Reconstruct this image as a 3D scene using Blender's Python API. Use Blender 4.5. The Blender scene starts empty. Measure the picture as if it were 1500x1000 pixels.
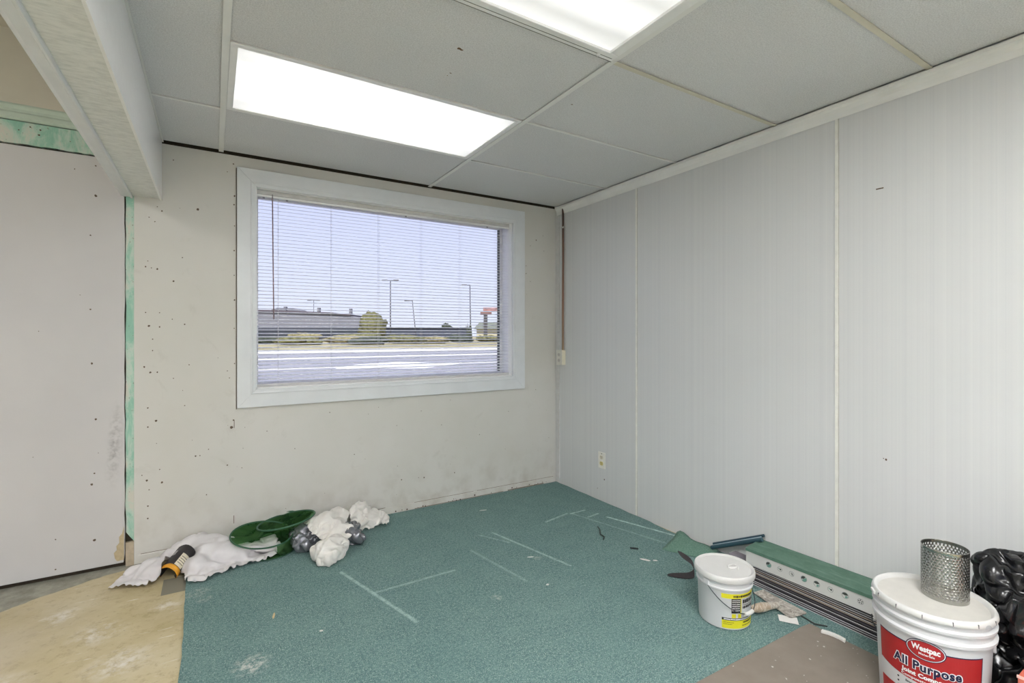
import bpy, bmesh, math, random
from mathutils import Vector, Matrix, noise

random.seed(11)
SC = bpy.context.scene
COL = SC.collection
D = bpy.data
PI = math.pi

# ---------------------------------------------------------------- camera, world, sun, exposure
H = 2.21                                   # height of the hung ceiling
YAW = math.radians(31.548)                 # the camera looks this far right of straight at the back wall
cam = D.cameras.new('camera'); camo = D.objects.new('camera', cam); COL.objects.link(camo)
camo.location = (-2.369, -3.1766, 1.1838)
camo.rotation_euler = (PI / 2, 0, -YAW)
cam.sensor_width = 36.0
cam.lens = 36.0 * 713.41 / 1500.0
cam.shift_y = -10.0 / 1500.0
cam.clip_start = 0.02; cam.clip_end = 900
SC.camera = camo
SC.view_settings.view_transform = 'Standard'
SC.view_settings.look = 'None'
SC.view_settings.gamma = 1.0
SC.view_settings.use_curve_mapping = False
SC.view_settings.exposure = 0.27


def lin(r, g, b):
    f = lambda c: (c / 255 / 12.92) if c <= 10.3 else ((c / 255 + 0.055) / 1.055) ** 2.4
    return (f(r), f(g), f(b), 1.0)


W = D.worlds.new('sky'); SC.world = W; W.use_nodes = True
wn = W.node_tree; wb = wn.nodes['Background']
tcw = wn.nodes.new('ShaderNodeTexCoord'); sp = wn.nodes.new('ShaderNodeSeparateXYZ')
wn.links.new(tcw.outputs['Generated'], sp.inputs[0])
rp = wn.nodes.new('ShaderNodeValToRGB')
rp.color_ramp.elements[0].position = 0.0; rp.color_ramp.elements[0].color = lin(226, 229, 247)
rp.color_ramp.elements[1].position = 0.35; rp.color_ramp.elements[1].color = lin(192, 197, 238)
e = rp.color_ramp.elements.new(0.16); e.color = lin(212, 217, 246)
wn.links.new(sp.outputs[2], rp.inputs[0])
wn.links.new(rp.outputs[0], wb.inputs[0]); wb.inputs[1].default_value = 1.02

sun = D.lights.new('sun', 'SUN'); suno = D.objects.new('sun', sun); COL.objects.link(suno)
sun.energy = 4.2; sun.angle = 0.02; sun.color = (1, 0.97, 0.92)
suno.rotation_euler = (math.radians(42), 0, math.radians(-25))     # shines from behind the building

LAMP_FRONT, LAMP_NEAR, FILL_REAR, FILL_SIDE = 1.15, 0.72, 30.0, 20.0  # rear and side values drive unseen panels added as fill

# ---------------------------------------------------------------- node helpers


class NT:
    def __init__(s, name):
        s.m = D.materials.new(name); s.m.use_nodes = True
        s.t = s.m.node_tree; s.b = s.t.nodes['Principled BSDF']; s.out = s.t.nodes['Material Output']
        s.tc = None

    def node(s, kind, **kw):
        n = s.t.nodes.new(kind)
        for k, v in kw.items(): setattr(n, k, v)
        return n

    def put(s, sock, v):
        if isinstance(v, bpy.types.NodeSocket): s.t.links.new(v, sock)
        elif v is not None:
            if hasattr(sock.default_value, '__len__') and not hasattr(v, '__len__'): v = (v,) * len(sock.default_value)
            sock.default_value = v

    def co(s, scale=None):
        if s.tc is None: s.tc = s.node('ShaderNodeTexCoord').outputs['Object']
        if scale is None: return s.tc
        mp = s.node('ShaderNodeMapping'); s.put(mp.inputs['Vector'], s.tc); mp.inputs['Scale'].default_value = scale
        return mp.outputs[0]

    def math(s, op, a, b=None, c=None, clamp=False):
        n = s.node('ShaderNodeMath', operation=op, use_clamp=clamp)
        s.put(n.inputs[0], a); s.put(n.inputs[1], b)
        if c is not None: s.put(n.inputs[2], c)
        return n.outputs[0]

    def vec(s, op, a, b=None):
        n = s.node('ShaderNodeVectorMath', operation=op); s.put(n.inputs[0], a)
        if b is not None: s.put(n.inputs[3] if op == 'SCALE' else n.inputs[1], b)
        return n.outputs['Value'] if op in ('DOT_PRODUCT', 'LENGTH', 'DISTANCE') else n.outputs['Vector']

    def sep(s, v):
        n = s.node('ShaderNodeSeparateXYZ'); s.put(n.inputs[0], v); return n.outputs

    def noise(s, scale, detail=3, rough=0.55, v=None, dist=0.0):
        n = s.node('ShaderNodeTexNoise'); n.inputs['Scale'].default_value = scale
        n.inputs['Detail'].default_value = detail; n.inputs['Roughness'].default_value = rough
        n.inputs['Distortion'].default_value = dist
        s.put(n.inputs['Vector'], v if v is not None else s.co()); return n.outputs['Fac']

    def vor(s, scale, v=None, feature='F1'):
        n = s.node('ShaderNodeTexVoronoi', feature=feature); n.inputs['Scale'].default_value = scale
        s.put(n.inputs['Vector'], v if v is not None else s.co()); return n.outputs

    def ramp(s, f, stops):
        n = s.node('ShaderNodeValToRGB'); cr = n.color_ramp
        while len(cr.elements) < len(stops): cr.elements.new(0.5)
        for el, (p, c) in zip(cr.elements, stops):
            el.position = p; el.color = c if hasattr(c, '__len__') else (c, c, c, 1)
        s.put(n.inputs[0], f); return n.outputs[0]

    def mix(s, f, a, b, blend='MIX'):
        n = s.node('ShaderNodeMix', data_type='RGBA', blend_type=blend)
        s.put(n.inputs['Factor'], f); s.put(n.inputs[6], a); s.put(n.inputs[7], b); return n.outputs[2]

    def bump(s, h, strength=0.3, dist=0.002):
        n = s.node('ShaderNodeBump'); n.inputs['Strength'].default_value = strength; n.inputs['Distance'].default_value = dist
        s.put(n.inputs['Height'], h); s.put(s.b.inputs['Normal'], n.outputs[0])

    def fin(s, color=None, rough=0.6, metal=0.0, spec=None):
        s.put(s.b.inputs['Base Color'], color); s.put(s.b.inputs['Roughness'], rough); s.put(s.b.inputs['Metallic'], metal)
        if spec is not None: s.b.inputs['Specular IOR Level'].default_value = spec
        return s.m


def plain(name, rgb, rough=0.5, metal=0.0, var=0.06, scale=30, bump=0.0, spec=None):
    n = NT(name); c = lin(*rgb)
    f = n.noise(scale, 4)
    lo = tuple(x * (1 - var) for x in c[:3]) + (1,); hi = tuple(min(1, x * (1 + var)) for x in c[:3]) + (1,)
    col = n.ramp(f, [(0.3, lo), (0.7, hi)])
    if bump: n.bump(f, bump, 0.002)
    return n.fin(col, rough, metal, spec)


# ---------------------------------------------------------------- mesh helpers


def BM(): return bmesh.new()


def box(bm, x0, x1, y0, y1, z0, z1, mi=0):
    vs = [bm.verts.new(p) for p in ((x0, y0, z0), (x1, y0, z0), (x1, y1, z0), (x0, y1, z0), (x0, y0, z1), (x1, y0, z1), (x1, y1, z1), (x0, y1, z1))]
    for q in ((3, 2, 1, 0), (4, 5, 6, 7), (0, 1, 5, 4), (1, 2, 6, 5), (2, 3, 7, 6), (3, 0, 4, 7)):
        bm.faces.new([vs[i] for i in q]).material_index = mi
    return vs


def prism(bm, pts, ax, a, b, mi=0):
    """extrude a closed 2-D outline along axis ax from a to b (outline axes in xyz order without ax)"""
    def P(p, t):
        q = list(p); q.insert(ax, t); return q
    A = [bm.verts.new(P(p, a)) for p in pts]; B = [bm.verts.new(P(p, b)) for p in pts]
    n = len(pts); fs = []
    for i in range(n): fs.append(bm.faces.new((A[i], A[(i + 1) % n], B[(i + 1) % n], B[i])))
    fs.append(bm.faces.new(A[::-1])); fs.append(bm.faces.new(B))
    for f in fs: f.material_index = mi
    return A + B


def tube(bm, pts, r, seg=10, mi=0, closed=False):
    pts = [Vector(p) for p in pts]; n = len(pts); rings = []; up = None
    for i, p in enumerate(pts):
        if closed: t = (pts[(i + 1) % n] - pts[i - 1]).normalized()
        else: t = (pts[min(i + 1, n - 1)] - pts[max(i - 1, 0)]).normalized()
        if up is None: up = Vector((0, 0, 1)) if abs(t.z) < .9 else Vector((1, 0, 0))
        x = t.cross(up).normalized(); up = x.cross(t).normalized()
        rr = r[i] if hasattr(r, '__len__') else r
        rings.append([bm.verts.new(p + (x * math.cos(2 * PI * k / seg) + up * math.sin(2 * PI * k / seg)) * rr) for k in range(seg)])
    m = n if closed else n - 1
    for i in range(m):
        a, b = rings[i], rings[(i + 1) % n]
        for k in range(seg): bm.faces.new((a[k], a[(k + 1) % seg], b[(k + 1) % seg], b[k])).material_index = mi
    if not closed:
        bm.faces.new(rings[0][::-1]).material_index = mi; bm.faces.new(rings[-1]).material_index = mi


def lathe(bm, prof, seg=64, c=(0, 0), mi=0):
    rings = []
    for r, z in prof:
        if r < 1e-6: rings.append([bm.verts.new((c[0], c[1], z))])
        else: rings.append([bm.verts.new((c[0] + r * math.cos(2 * PI * k / seg), c[1] + r * math.sin(2 * PI * k / seg), z)) for k in range(seg)])
    for a, b in zip(rings, rings[1:]):
        for k in range(seg):
            k2 = (k + 1) % seg
            q = [a[k % len(a)], a[k2 % len(a)], b[k2 % len(b)], b[k % len(b)]]
            q = [v for i, v in enumerate(q) if v not in q[:i]]
            if len(q) > 2: bm.faces.new(q).material_index = mi


def ribbon(bm, pts, width_dirs, thick=0.002, mi=0):
    """a strip: pts centre line, width_dirs half-width vectors"""
    n = len(pts); rows = []
    for i in range(n):
        p = Vector(pts[i]); w = Vector(width_dirs[i])
        t = (Vector(pts[min(i + 1, n - 1)]) - Vector(pts[max(0, i - 1)])).normalized(); nn = t.cross(w).normalized() * thick / 2
        rows.append([bm.verts.new(p - w + nn), bm.verts.new(p + w + nn), bm.verts.new(p + w - nn), bm.verts.new(p - w - nn)])
    for a, b in zip(rows, rows[1:]):
        for k in range(4): bm.faces.new((a[k], a[(k + 1) % 4], b[(k + 1) % 4], b[k])).material_index = mi
    bm.faces.new(rows[0][::-1]); bm.faces.new(rows[-1])


def obj(name, bm, mats, parent=None, smooth=False, bevel=0.0, seg=2, autosmooth=None):
    if isinstance(bm, bpy.types.Mesh): me = bm
    else:
        bmesh.ops.recalc_face_normals(bm, faces=bm.faces[:])
        me = D.meshes.new(name); bm.to_mesh(me); bm.free()
    me.name = name
    if len(me.materials): me.materials.clear()
    for m in (mats if isinstance(mats, (list, tuple)) else [mats]): me.materials.append(m)
    if smooth:
        for p in me.polygons: p.use_smooth = True
    if smooth and autosmooth: me.set_sharp_from_angle(angle=math.radians(autosmooth))
    o = D.objects.new(name, me); COL.objects.link(o)
    if parent: o.parent = parent
    if bevel:
        b = o.modifiers.new('bevel', 'BEVEL'); b.width = bevel; b.segments = seg; b.limit_method = 'ANGLE'; b.angle_limit = 0.6
    return o


def tag(o, label=None, cat=None, group=None, kind=None):
    for k, v in (('label', label), ('category', cat), ('group', group), ('kind', kind)):
        if v: o[k] = v
    return o


def thing(name, label, cat, loc=(0, 0, 0), rz=0.0, group=None):
    o = D.objects.new(name, None); COL.objects.link(o); o.empty_display_size = 0.05
    o.location = loc; o.rotation_euler = (0, 0, rz)
    return tag(o, label, cat, group)


def struct(name, bm, mats, label=None, parent=None, **kw):
    o = obj(name, bm, mats, parent, **kw)
    if parent is None: tag(o, label, kind='structure')
    return o


def text_mesh(s, size, bold=0.0, spacing=1.0, shear=0.0):
    c = D.curves.new('t', 'FONT'); c.body = s; c.size = size; c.align_x = 'CENTER'; c.align_y = 'CENTER'
    c.offset = bold; c.space_character = spacing; c.shear = shear; c.resolution_u = 3
    o = D.objects.new('t', c); COL.objects.link(o)
    dg = bpy.context.evaluated_depsgraph_get()
    me = D.meshes.new_from_object(o.evaluated_get(dg)); D.objects.remove(o); D.curves.remove(c)
    return me


def wrap_text(s, size, R, th, z, off, bold=0.0, spacing=1.0, width=None, step=0.005):
    """text laid on an upright cylinder: R(z) radius, th centre angle in radians"""
    me = text_mesh(s, size, bold, spacing)
    bm = BM(); bm.from_mesh(me); D.meshes.remove(me)
    xs = [v.co.x for v in bm.verts]; x0, x1 = min(xs), max(xs)
    k = (width / (x1 - x0)) if width else 1.0
    for v in bm.verts: v.co.x = (v.co.x - (x0 + x1) / 2) * k
    h = (x1 - x0) / 2 * k; x = -h + step
    while x < h:
        bmesh.ops.bisect_plane(bm, geom=bm.verts[:] + bm.edges[:] + bm.faces[:], plane_co=(x, 0, 0), plane_no=(1, 0, 0)); x += step
    for v in bm.verts:
        zz = z + v.co.y; r = R(zz) + off; a = th + v.co.x / R(zz)
        v.co = (r * math.cos(a), r * math.sin(a), zz)
    return bm


def wrap_patch(bm, R, t0, t1, z0, z1, off, mi=0, n=None):
    """rectangular patch on the cylinder; z0/z1 may be functions of u in 0..1"""
    n = n or max(2, int(abs(t1 - t0) / 0.05)); f0 = z0 if callable(z0) else (lambda u: z0); f1 = z1 if callable(z1) else (lambda u: z1)
    rows = []
    for i in range(n + 1):
        u = i / n; a = t0 + (t1 - t0) * u; rows.append([])
        for j in range(4):
            z = f0(u) + (f1(u) - f0(u)) * j / 3; r = R(z) + off
            rows[-1].append(bm.verts.new((r * math.cos(a), r * math.sin(a), z)))
    for a, b in zip(rows, rows[1:]):
        for j in range(3): bm.faces.new((a[j], b[j], b[j + 1], a[j + 1])).material_index = mi


def wrap_oval(bm, R, th, z, hw, hh, off, mi=0):
    n = 48; rings = []
    for k in range(5):
        s = k / 4; ring = []
        for i in range(n):
            a = 2 * PI * i / n; zz = z + hh * s * math.sin(a); r = R(zz) + off; t = th + hw * s * math.cos(a) / R(zz)
            ring.append(bm.verts.new((r * math.cos(t), r * math.sin(t), zz)))
            if k == 0: break
        rings.append(ring)
    for a, b in zip(rings, rings[1:]):
        for i in range(n):
            q = [a[i % len(a)], b[i], b[(i + 1) % n], a[(i + 1) % len(a)]]
            q = [v for j, v in enumerate(q) if v not in q[:j]]
            bm.faces.new(q).material_index = mi


# ---------------------------------------------------------------- materials of the room
def m_cream():
    n = NT('cream painted plaster')
    big = n.noise(1.3, 4, 0.6); c = n.ramp(big, [(0.3, lin(206, 204, 196)), (0.7, lin(214, 212, 207))])
    sm = n.noise(5.5, 6, 0.7, dist=0.6); dirt = n.ramp(sm, [(0.60, 0.0), (0.72, 1.0)])
    c = n.mix(n.math('MULTIPLY', dirt, 0.16), c, lin(150, 145, 130))
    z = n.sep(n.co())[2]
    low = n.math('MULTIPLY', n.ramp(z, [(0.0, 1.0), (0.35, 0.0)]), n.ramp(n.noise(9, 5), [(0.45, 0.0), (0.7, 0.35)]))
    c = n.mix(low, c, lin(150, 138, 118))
    n.bump(n.noise(160, 3), 0.12, 0.001)
    return n.fin(c, 0.62, 0, 0.3)


def m_board():
    n = NT('off white wall sheet')
    c = n.ramp(n.noise(1.1, 4, 0.6), [(0.3, lin(196, 194, 194)), (0.7, lin(206, 204, 203))])
    p = n.sep(n.co())
    sx = n.math('ABSOLUTE', n.math('SUBTRACT', p[0], n.math('ADD', -2.80, n.math('MULTIPLY', n.math('SUBTRACT', p[2], 0.55), 0.06))))
    m = n.math('MULTIPLY', n.ramp(sx, [(0.0, 1.0), (0.035, 0.0)]), n.ramp(n.math('ABSOLUTE', n.math('SUBTRACT', p[2], 0.62)), [(0.05, 1.0), (0.24, 0.0)]))
    m = n.math('MULTIPLY', m, n.ramp(n.noise(45, 5, 0.7), [(0.4, 0.0), (0.7, 0.7)]))
    c = n.mix(m, c, lin(112, 108, 108))
    n.bump(n.noise(60, 3), 0.06, 0.001)
    return n.fin(c, 0.55, 0, 0.35)


def m_stripe():
    n = NT('striped white wall panelling')
    y = n.sep(n.co())[1]
    cv = n.node('ShaderNodeCombineXYZ'); n.put(cv.inputs[1], y); v = cv.outputs[0]
    a = n.noise(34, 5, 0.75, v); b = n.noise(130, 2, 0.6, v)
    c = n.ramp(a, [(0.30, lin(206, 207, 208)), (0.5, lin(212, 213, 213)), (0.70, lin(217, 218, 217))])
    c = n.mix(n.ramp(b, [(0.56, 0.0), (0.68, 0.16)]), c, lin(188, 190, 196))
    c = n.mix(n.ramp(n.noise(1.7, 4), [(0.35, 0.0), (0.8, 0.12)]), c, lin(186, 186, 184))
    n.bump(n.math('ADD', b, n.math('MULTIPLY', n.noise(300, 2), 0.3)), 0.10, 0.001)
    return n.fin(c, 0.5, 0, 0.35)


def m_tile(name, lo, hi):
    n = NT(name)
    f = n.noise(230, 3, 0.7); g = n.noise(2.2, 3)
    c = n.ramp(f, [(0.34, lin(*lo)), (0.62, lin(*hi))])
    c = n.mix(n.ramp(g, [(0.3, 0.0), (0.8, 0.10)]), c, lin(150, 150, 146))
    n.bump(f, 0.45, 0.002)
    return n.fin(c, 0.8, 0, 0.2)


def m_carpet():
    n = NT('teal carpet')
    co = n.co()
    f = n.noise(210, 2, 0.75); g = n.noise(75, 3, 0.7); h = n.noise(9, 4, 0.65); k = n.noise(1.6, 3, 0.6)
    c = n.ramp(f, [(0.32, lin(64, 92, 93)), (0.45, lin(112, 142, 139)), (0.58, lin(138, 165, 160)), (0.70, lin(204, 214, 208))])
    c = n.mix(n.ramp(g, [(0.36, 0.75), (0.58, 0.0)]), c, lin(90, 118, 120))
    c = n.mix(n.ramp(h, [(0.42, 0.0), (0.75, 0.30)]), c, lin(140, 170, 163))
    c = n.mix(n.ramp(k, [(0.45, 0.0), (0.7, 0.18)]), c, lin(84, 120, 122))
    p2 = n.vec('MULTIPLY', co, (1, 1, 0))
    wob = n.noise(14, 2); worn = n.noise(38, 3, 0.7)
    segs = [((-1.824, -.663), (-1.653, -1.256), .012, .55), ((-1.739, -.942), (-1.337, -.938), .011, .40), ((-.943, -.635), (-.808, -1.203), .011, .55),
            ((-.572, -.663), (-.374, -.619), .012, .55), ((-.351, -.633), (-.233, -.632), .010, .7), ((-.291, -.741), (-.197, -.727), .010, .7),
            ((-.185, -.806), (-.043, -1.245), .012, .95), ((-.344, -.638), (-.176, -1.274), .009, .35), ((-1.162, -.781), (-1.085, -1.212), .011, .28),
            ((-1.03, -.62), (-.93, -.80), .006, .5)]
    for a, b, w, s_ in segs:
        A = Vector((a[0], a[1], 0)); B = Vector((b[0], b[1], 0)); ba = B - A; L = ba.length_squared
        pa = n.vec('SUBTRACT', p2, tuple(A))
        t = n.math('DIVIDE', n.vec('DOT_PRODUCT', pa, tuple(ba)), L, clamp=True)
        cn = n.node('ShaderNodeVectorMath', operation='SCALE'); cn.inputs[0].default_value = tuple(ba); n.put(cn.inputs['Scale'], t)
        d = n.vec('LENGTH', n.vec('SUBTRACT', pa, cn.outputs[0]))
        d = n.math('ADD', d, n.math('MULTIPLY', n.math('SUBTRACT', wob, 0.5), 0.006))
        m = n.ramp(n.math('DIVIDE', d, w), [(0.35, 1.0), (1.0, 0.0)])
        m = n.math('MULTIPLY', m, n.ramp(worn, [(0.30, 0.15), (0.58, 1.0)]), clamp=True)
        c = n.mix(n.math('MULTIPLY', m, s_, clamp=True), c, lin(196, 222, 220))
    # plaster dust spots
    for (x, y, r, s_) in ((-2.25, -1.2, .075, .95), (-2.43, -.52, .06, .5), (-2.40, -.60, .04, .5), (-.90, -1.05, .03, .5), (-1.28, -1.27, .03, .6)):
        d = n.vec('DISTANCE', p2, (x, y, 0))
        m = n.math('MULTIPLY', n.ramp(n.math('DIVIDE', d, r), [(0.2, 1.0), (1.0, 0.0)]), n.ramp(n.noise(42, 4, 0.7), [(0.45, 0.0), (0.62, 1.0)]))
        c = n.mix(n.math('MULTIPLY', m, s_), c, lin(214, 214, 208))
    n.bump(n.math('ADD', f, n.math('MULTIPLY', g, 0.8)), 0.7, 0.006)
    return n.fin(c, 0.95, 0, 0.08)


def m_floor():
    n = NT('worn yellowed floor over concrete')
    co = n.co(); p = n.sep(co)
    k = n.noise(2.4, 5, 0.65); f = n.noise(26, 6, 0.72)
    tan = n.ramp(k, [(0.30, lin(178, 163, 124)), (0.50, lin(195, 181, 146)), (0.70, lin(207, 196, 167))])
    tan = n.mix(n.ramp(f, [(0.52, 0.0), (0.72, 0.6)]), tan, lin(148, 130, 96))
    tan = n.mix(n.math('MULTIPLY', n.ramp(p[0], [(0.0, 1.0), (1.0, 0.0)]) if False else n.ramp(n.math('ADD', p[0], 3.5), [(0.2, 0.75), (0.8, 0.0)]), n.ramp(n.noise(3.1, 4), [(.35, .2), (.6, 1.0)])), tan, lin(198, 188, 174))
    ab = n.co((7, 30, 7))
    tan = n.mix(n.ramp(n.noise(1.0, 4, 0.6, ab), [(0.64, 0.0), (0.72, 0.75)]), tan, lin(226, 222, 212))
    tan = n.mix(n.ramp(n.noise(1.3, 5, 0.7, n.co((16, 60, 16))), [(0.665, 0.0), (0.71, 0.8)]), tan, lin(104, 92, 70))
    for (x, y, r) in ((-2.76, -.66, .11), (-2.66, -.92, .12), (-2.545, -.55, .07), (-3.02, -.9, .14), (-2.92, -.42, .08)):
        d = n.vec('DISTANCE', n.vec('MULTIPLY', co, (1, 1, 0)), (x, y, 0))
        m = n.math('MULTIPLY', n.ramp(n.math('DIVIDE', d, r), [(0.2, 1.0), (1.0, 0.0)]), n.ramp(n.noise(19, 5, 0.7), [(0.45, 0.0), (0.62, 0.75)]))
        tan = n.mix(m, tan, lin(228, 224, 218))
    grey = n.ramp(n.noise(14, 6, 0.7), [(0.3, lin(126, 124, 112)), (0.7, lin(168, 166, 154))])
    # bare concrete along the wall, wider towards the left
    dx = n.math('MAXIMUM', n.math('SUBTRACT', -2.62, p[0]), 0.0)
    edge = n.math('ADD', n.math('MULTIPLY', n.math('POWER', dx, 1.7), -0.62), -0.035)
    e1 = n.math('SUBTRACT', n.math('ADD', p[1], n.math('MULTIPLY', n.math('SUBTRACT', n.noise(10, 4), 0.5), 0.05)), edge)
    c = n.mix(n.ramp(n.math('ADD', n.math('MULTIPLY', e1, 14), 0.5), [(0.47, 0.0), (0.53, 1.0)]), tan, grey)
    # grey square patch by the carpet corner
    qx = n.math('ABSOLUTE', n.math('SUBTRACT', p[0], -2.525)); qy = n.math('ABSOLUTE', n.math('SUBTRACT', p[1], -0.36))
    inside = n.math('MULTIPLY', n.math('LESS_THAN', qx, 0.048), n.math('LESS_THAN', qy, 0.085))
    c = n.mix(inside, c, lin(132, 128, 114))
    n.bump(n.math('ADD', f, n.math('MULTIPLY', inside, -0.4)), 0.2, 0.003)
    return n.fin(c, 0.7, 0, 0.25)


def m_mint(name='flaking mint green paint'):
    n = NT(name)
    p = n.co((14, 14, 5)); f = n.noise(1.0, 6, 0.7, p, 0.5)
    c = n.ramp(f, [(0.34, lin(206, 204, 192)), (0.44, lin(188, 208, 194)), (0.54, lin(152, 196, 176)), (0.70, lin(134, 184, 164))])
    c = n.mix(n.ramp(n.noise(70, 3), [(0.66, 0.0), (0.72, 0.8)]), c, lin(120, 96, 76))
    return n.fin(c, 0.5, 0, 0.35)


CREAM, BOARD, STRIPE = m_cream(), m_board(), m_stripe()
TILE_G = m_tile('grey ceiling tile', (205, 205, 206), (230, 230, 231))
CARPET, FLOOR, MINT = m_carpet(), m_floor(), m_mint()
PALE_MINT = plain('pale mint gloss paint', (196, 212, 198), 0.35, var=0.05, scale=12)
BEIGE = plain('beige plaster', (206, 201, 186), 0.7, var=0.06, scale=4)
WHITE = plain('white painted trim', (222, 225, 227), 0.35, var=0.03, scale=9)
WHITE_G = plain('white enamel', (240, 240, 239), 0.3, var=0.02)
TEE_W = plain('white ceiling grid enamel', (234, 234, 231), 0.4, var=0.04, scale=6)
TEE_Y = plain('yellowed ceiling grid enamel', (208, 203, 186), 0.4, var=0.04, scale=6)
DARK = plain('dark cavity', (58, 50, 38), 0.9, var=0.2)
RUST = plain('rotten dark wood', (70, 50, 36), 0.9, var=0.35, scale=40)
HOLE = plain('nail hole', (98, 84, 68), 0.9, var=0.3, scale=200)
BEAM_B = (lambda n: (n.bump(n.noise(1.0, 5, 0.7, n.co((60, 14, 60))), 0.5, 0.003),
          n.fin(n.ramp(n.noise(1.0, 5, 0.7, n.co((24, 80, 24))), [(0.3, lin(206, 208, 205)), (0.55, lin(228, 229, 226)), (0.8, lin(236, 237, 235))]), 0.7))[1])(NT('crinkled off white wall covering'))
TAN_PAPER = plain('torn tan paper', (186, 170, 138), 0.85, var=0.1, scale=60)

# ---------------------------------------------------------------- room shell
OX0, OX1, OZ0, OZ1 = -2.162, -0.416, 0.865, 2.040        # clear window opening


def holed(bm, x0, x1, y0, y1, z0, z1, mi=0):
    box(bm, x0, OX0, y0, y1, z0, z1, mi); box(bm, OX1, x1, y0, y1, z0, z1, mi)
    box(bm, OX0, OX1, y0, y1, z0, OZ0, mi); box(bm, OX0, OX1, y0, y1, OZ1, z1, mi)


bm = BM(); box(bm, -6.3, 0.3, -7.0, 0.3, -0.20, -0.008)
struct('floor', bm, FLOOR, 'worn tan and grey floor, bare left of the carpet')

bm = BM(); holed(bm, -6.3, 0.3, 0.02, 0.20, -0.2, 2.75)
wall_back = struct('wall_back', bm, DARK, 'cream wall with the window')
bm = BM(); holed(bm, -2.718, 0.0, 0.0, 0.02, -0.008, 2.199)
for f in bm.faces: f.material_index = 0


def dot(bm, x, z, r, y=-0.0008, mi=1):
    vs = [bm.verts.new((x + r * random.uniform(.7, 1.2) * math.cos(a), y, z + r * random.uniform(.7, 1.3) * math.sin(a))) for a in [2 * PI * k / 7 for k in range(7)]]
    bm.faces.new(vs).material_index = mi


# filled and open nail holes: pairs along the studs, a rash at the left edge and round the window
for x, z, r in [(-2.44, 1.87, .007), (-2.55, 1.47, .005), (-2.63, 1.78, .003), (-2.655, 1.80, .003), (-2.66, 1.57, .003), (-2.67, 1.54, .004), (-2.62, 1.53, .005),
                (-2.645, 1.535, .003), (-2.67, 1.30, .003), (-2.61, 1.30, .003), (-2.655, 1.23, .006), (-2.61, 1.225, .004), (-2.64, 1.16, .003), (-2.64, 1.10, .003),
                (-2.675, 1.015, .005), (-2.65, .985, .005), (-2.62, .985, .004), (-2.66, .80, .004), (-2.625, .73, .006), (-2.66, .70, .004), (-2.665, .42, .005),
                (-2.60, .40, .005), (-2.655, .37, .003), (-2.66, .22, .004), (-2.66, .285, .004), (-2.685, .45, .003), (-2.61, .47, .003), (-2.28, .66, .009),
                (-2.50, 1.24, .004), (-2.51, 1.60, .003), (-2.50, .80, .003), (-2.55, .95, .003), (-2.48, 1.02, .003), (-2.30, .45, .004), (-2.27, .70, .004),
                (-2.265, 1.97, .005), (-2.267, 1.92, .004), (-2.265, 1.80, .003), (-2.267, 1.66, .004), (-2.267, 1.52, .003), (-2.265, 1.38, .004), (-2.267, 1.22, .003),
                (-2.265, 1.02, .003), (-2.3, .98, .003), (-2.29, .94, .003), (-.195, 1.93, .005), (-.25, 1.88, .003), (-.13, 1.97, .003), (-.12, 1.85, .003), (-.25, 1.6, .003),
                (-.29, 1.66, .004), (-.29, 1.72, .003), (-1.29, .21, .004), (-1.13, .20, .005), (-1.17, .205, .003), (-.90, .20, .004), (-1.6, .42, .003), (-1.95, .50, .003),
                (-1.0, .55, .003), (-.7, .45, .003), (-.45, .6, .003), (-.2, .75, .003), (-1.15, .66, .003), (-2.1, .62, .003), (-2.4, .30, .003), (-2.39, .55, .003),
                (-2.45, .52, .004), (-2.43, .52, .003), (-1.75, .70, .003), (-2.27, 2.15, .004), (-2.30, 2.10, .003), (-2.55, 2.12, .003), (-2.60, 1.84, .004), (-2.62, 1.86, .003)]:
    dot(bm, x, z, r)
for k in range(38):                                        # finer pin pricks
    x = random.uniform(-2.7, -0.05); z = random.choice([random.uniform(.08, .75), random.uniform(.3, 2.1)])
    if OX0 - .12 < x < OX1 + .12 and .74 < z < 2.15: continue
    dot(bm, x, z, random.uniform(.0012, .0026))
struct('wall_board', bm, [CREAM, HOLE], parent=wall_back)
bm = BM()
for x, z0, z1 in ((-2.268, .655, .70), (-2.27, .115, .16)):    # short cracks under the window corner
    box(bm, x, x + .003, -.001, 0, z0, z1)
box(bm, -2.258, -2.2545, -0.002, 0, .76, 2.13)
struct('crack', bm, HOLE, parent=wall_back)

# left sheet, green post, header
bm = BM()
pts = [(-6.2, .016), (-2.7605, .016)]
for k in range(30): pts.append((-2.7565 + random.uniform(-.0020, .0020), .02 + 2.045 * (k + .5) / 30))
pts += [(-2.757, 2.075), (-6.2, 2.075)]
prism(bm, pts, 1, -0.003, 0.02)
for x, z, r in [(-2.87, 1.88, .006), (-2.89, 1.68, .004), (-2.89, 1.31, .004), (-2.885, 1.04, .005), (-2.87, .76, .005), (-2.875, .49, .004), (-2.885, .435, .006), (-2.875, .155, .006),
                (-2.86, .59, .002), (-3.02, .19, .003), (-3.02, .045, .004), (-2.80, 2.0, .004), (-2.95, 2.0, .003), (-3.08, 1.2, .002), (-2.93, 1.38, .002), (-2.87, 2.03, .004), (-3.1, .6, .002)]:
    dot(bm, x, z, r, -0.0038)
wl = struct('wall_left', bm, [BOARD, HOLE], 'large off white wall sheet left of the green post')
bm = BM()
prism(bm, [(-2.7585, .03), (-2.7585, .20), (-2.766, .165), (-2.778, .15), (-2.777, .12), (-2.789, .105), (-2.787, .085), (-2.799, .072), (-2.795, .045), (-2.786, .028)], 1, -0.0048, -0.002)
struct('torn_paper', bm, TAN_PAPER, parent=wl)

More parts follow.
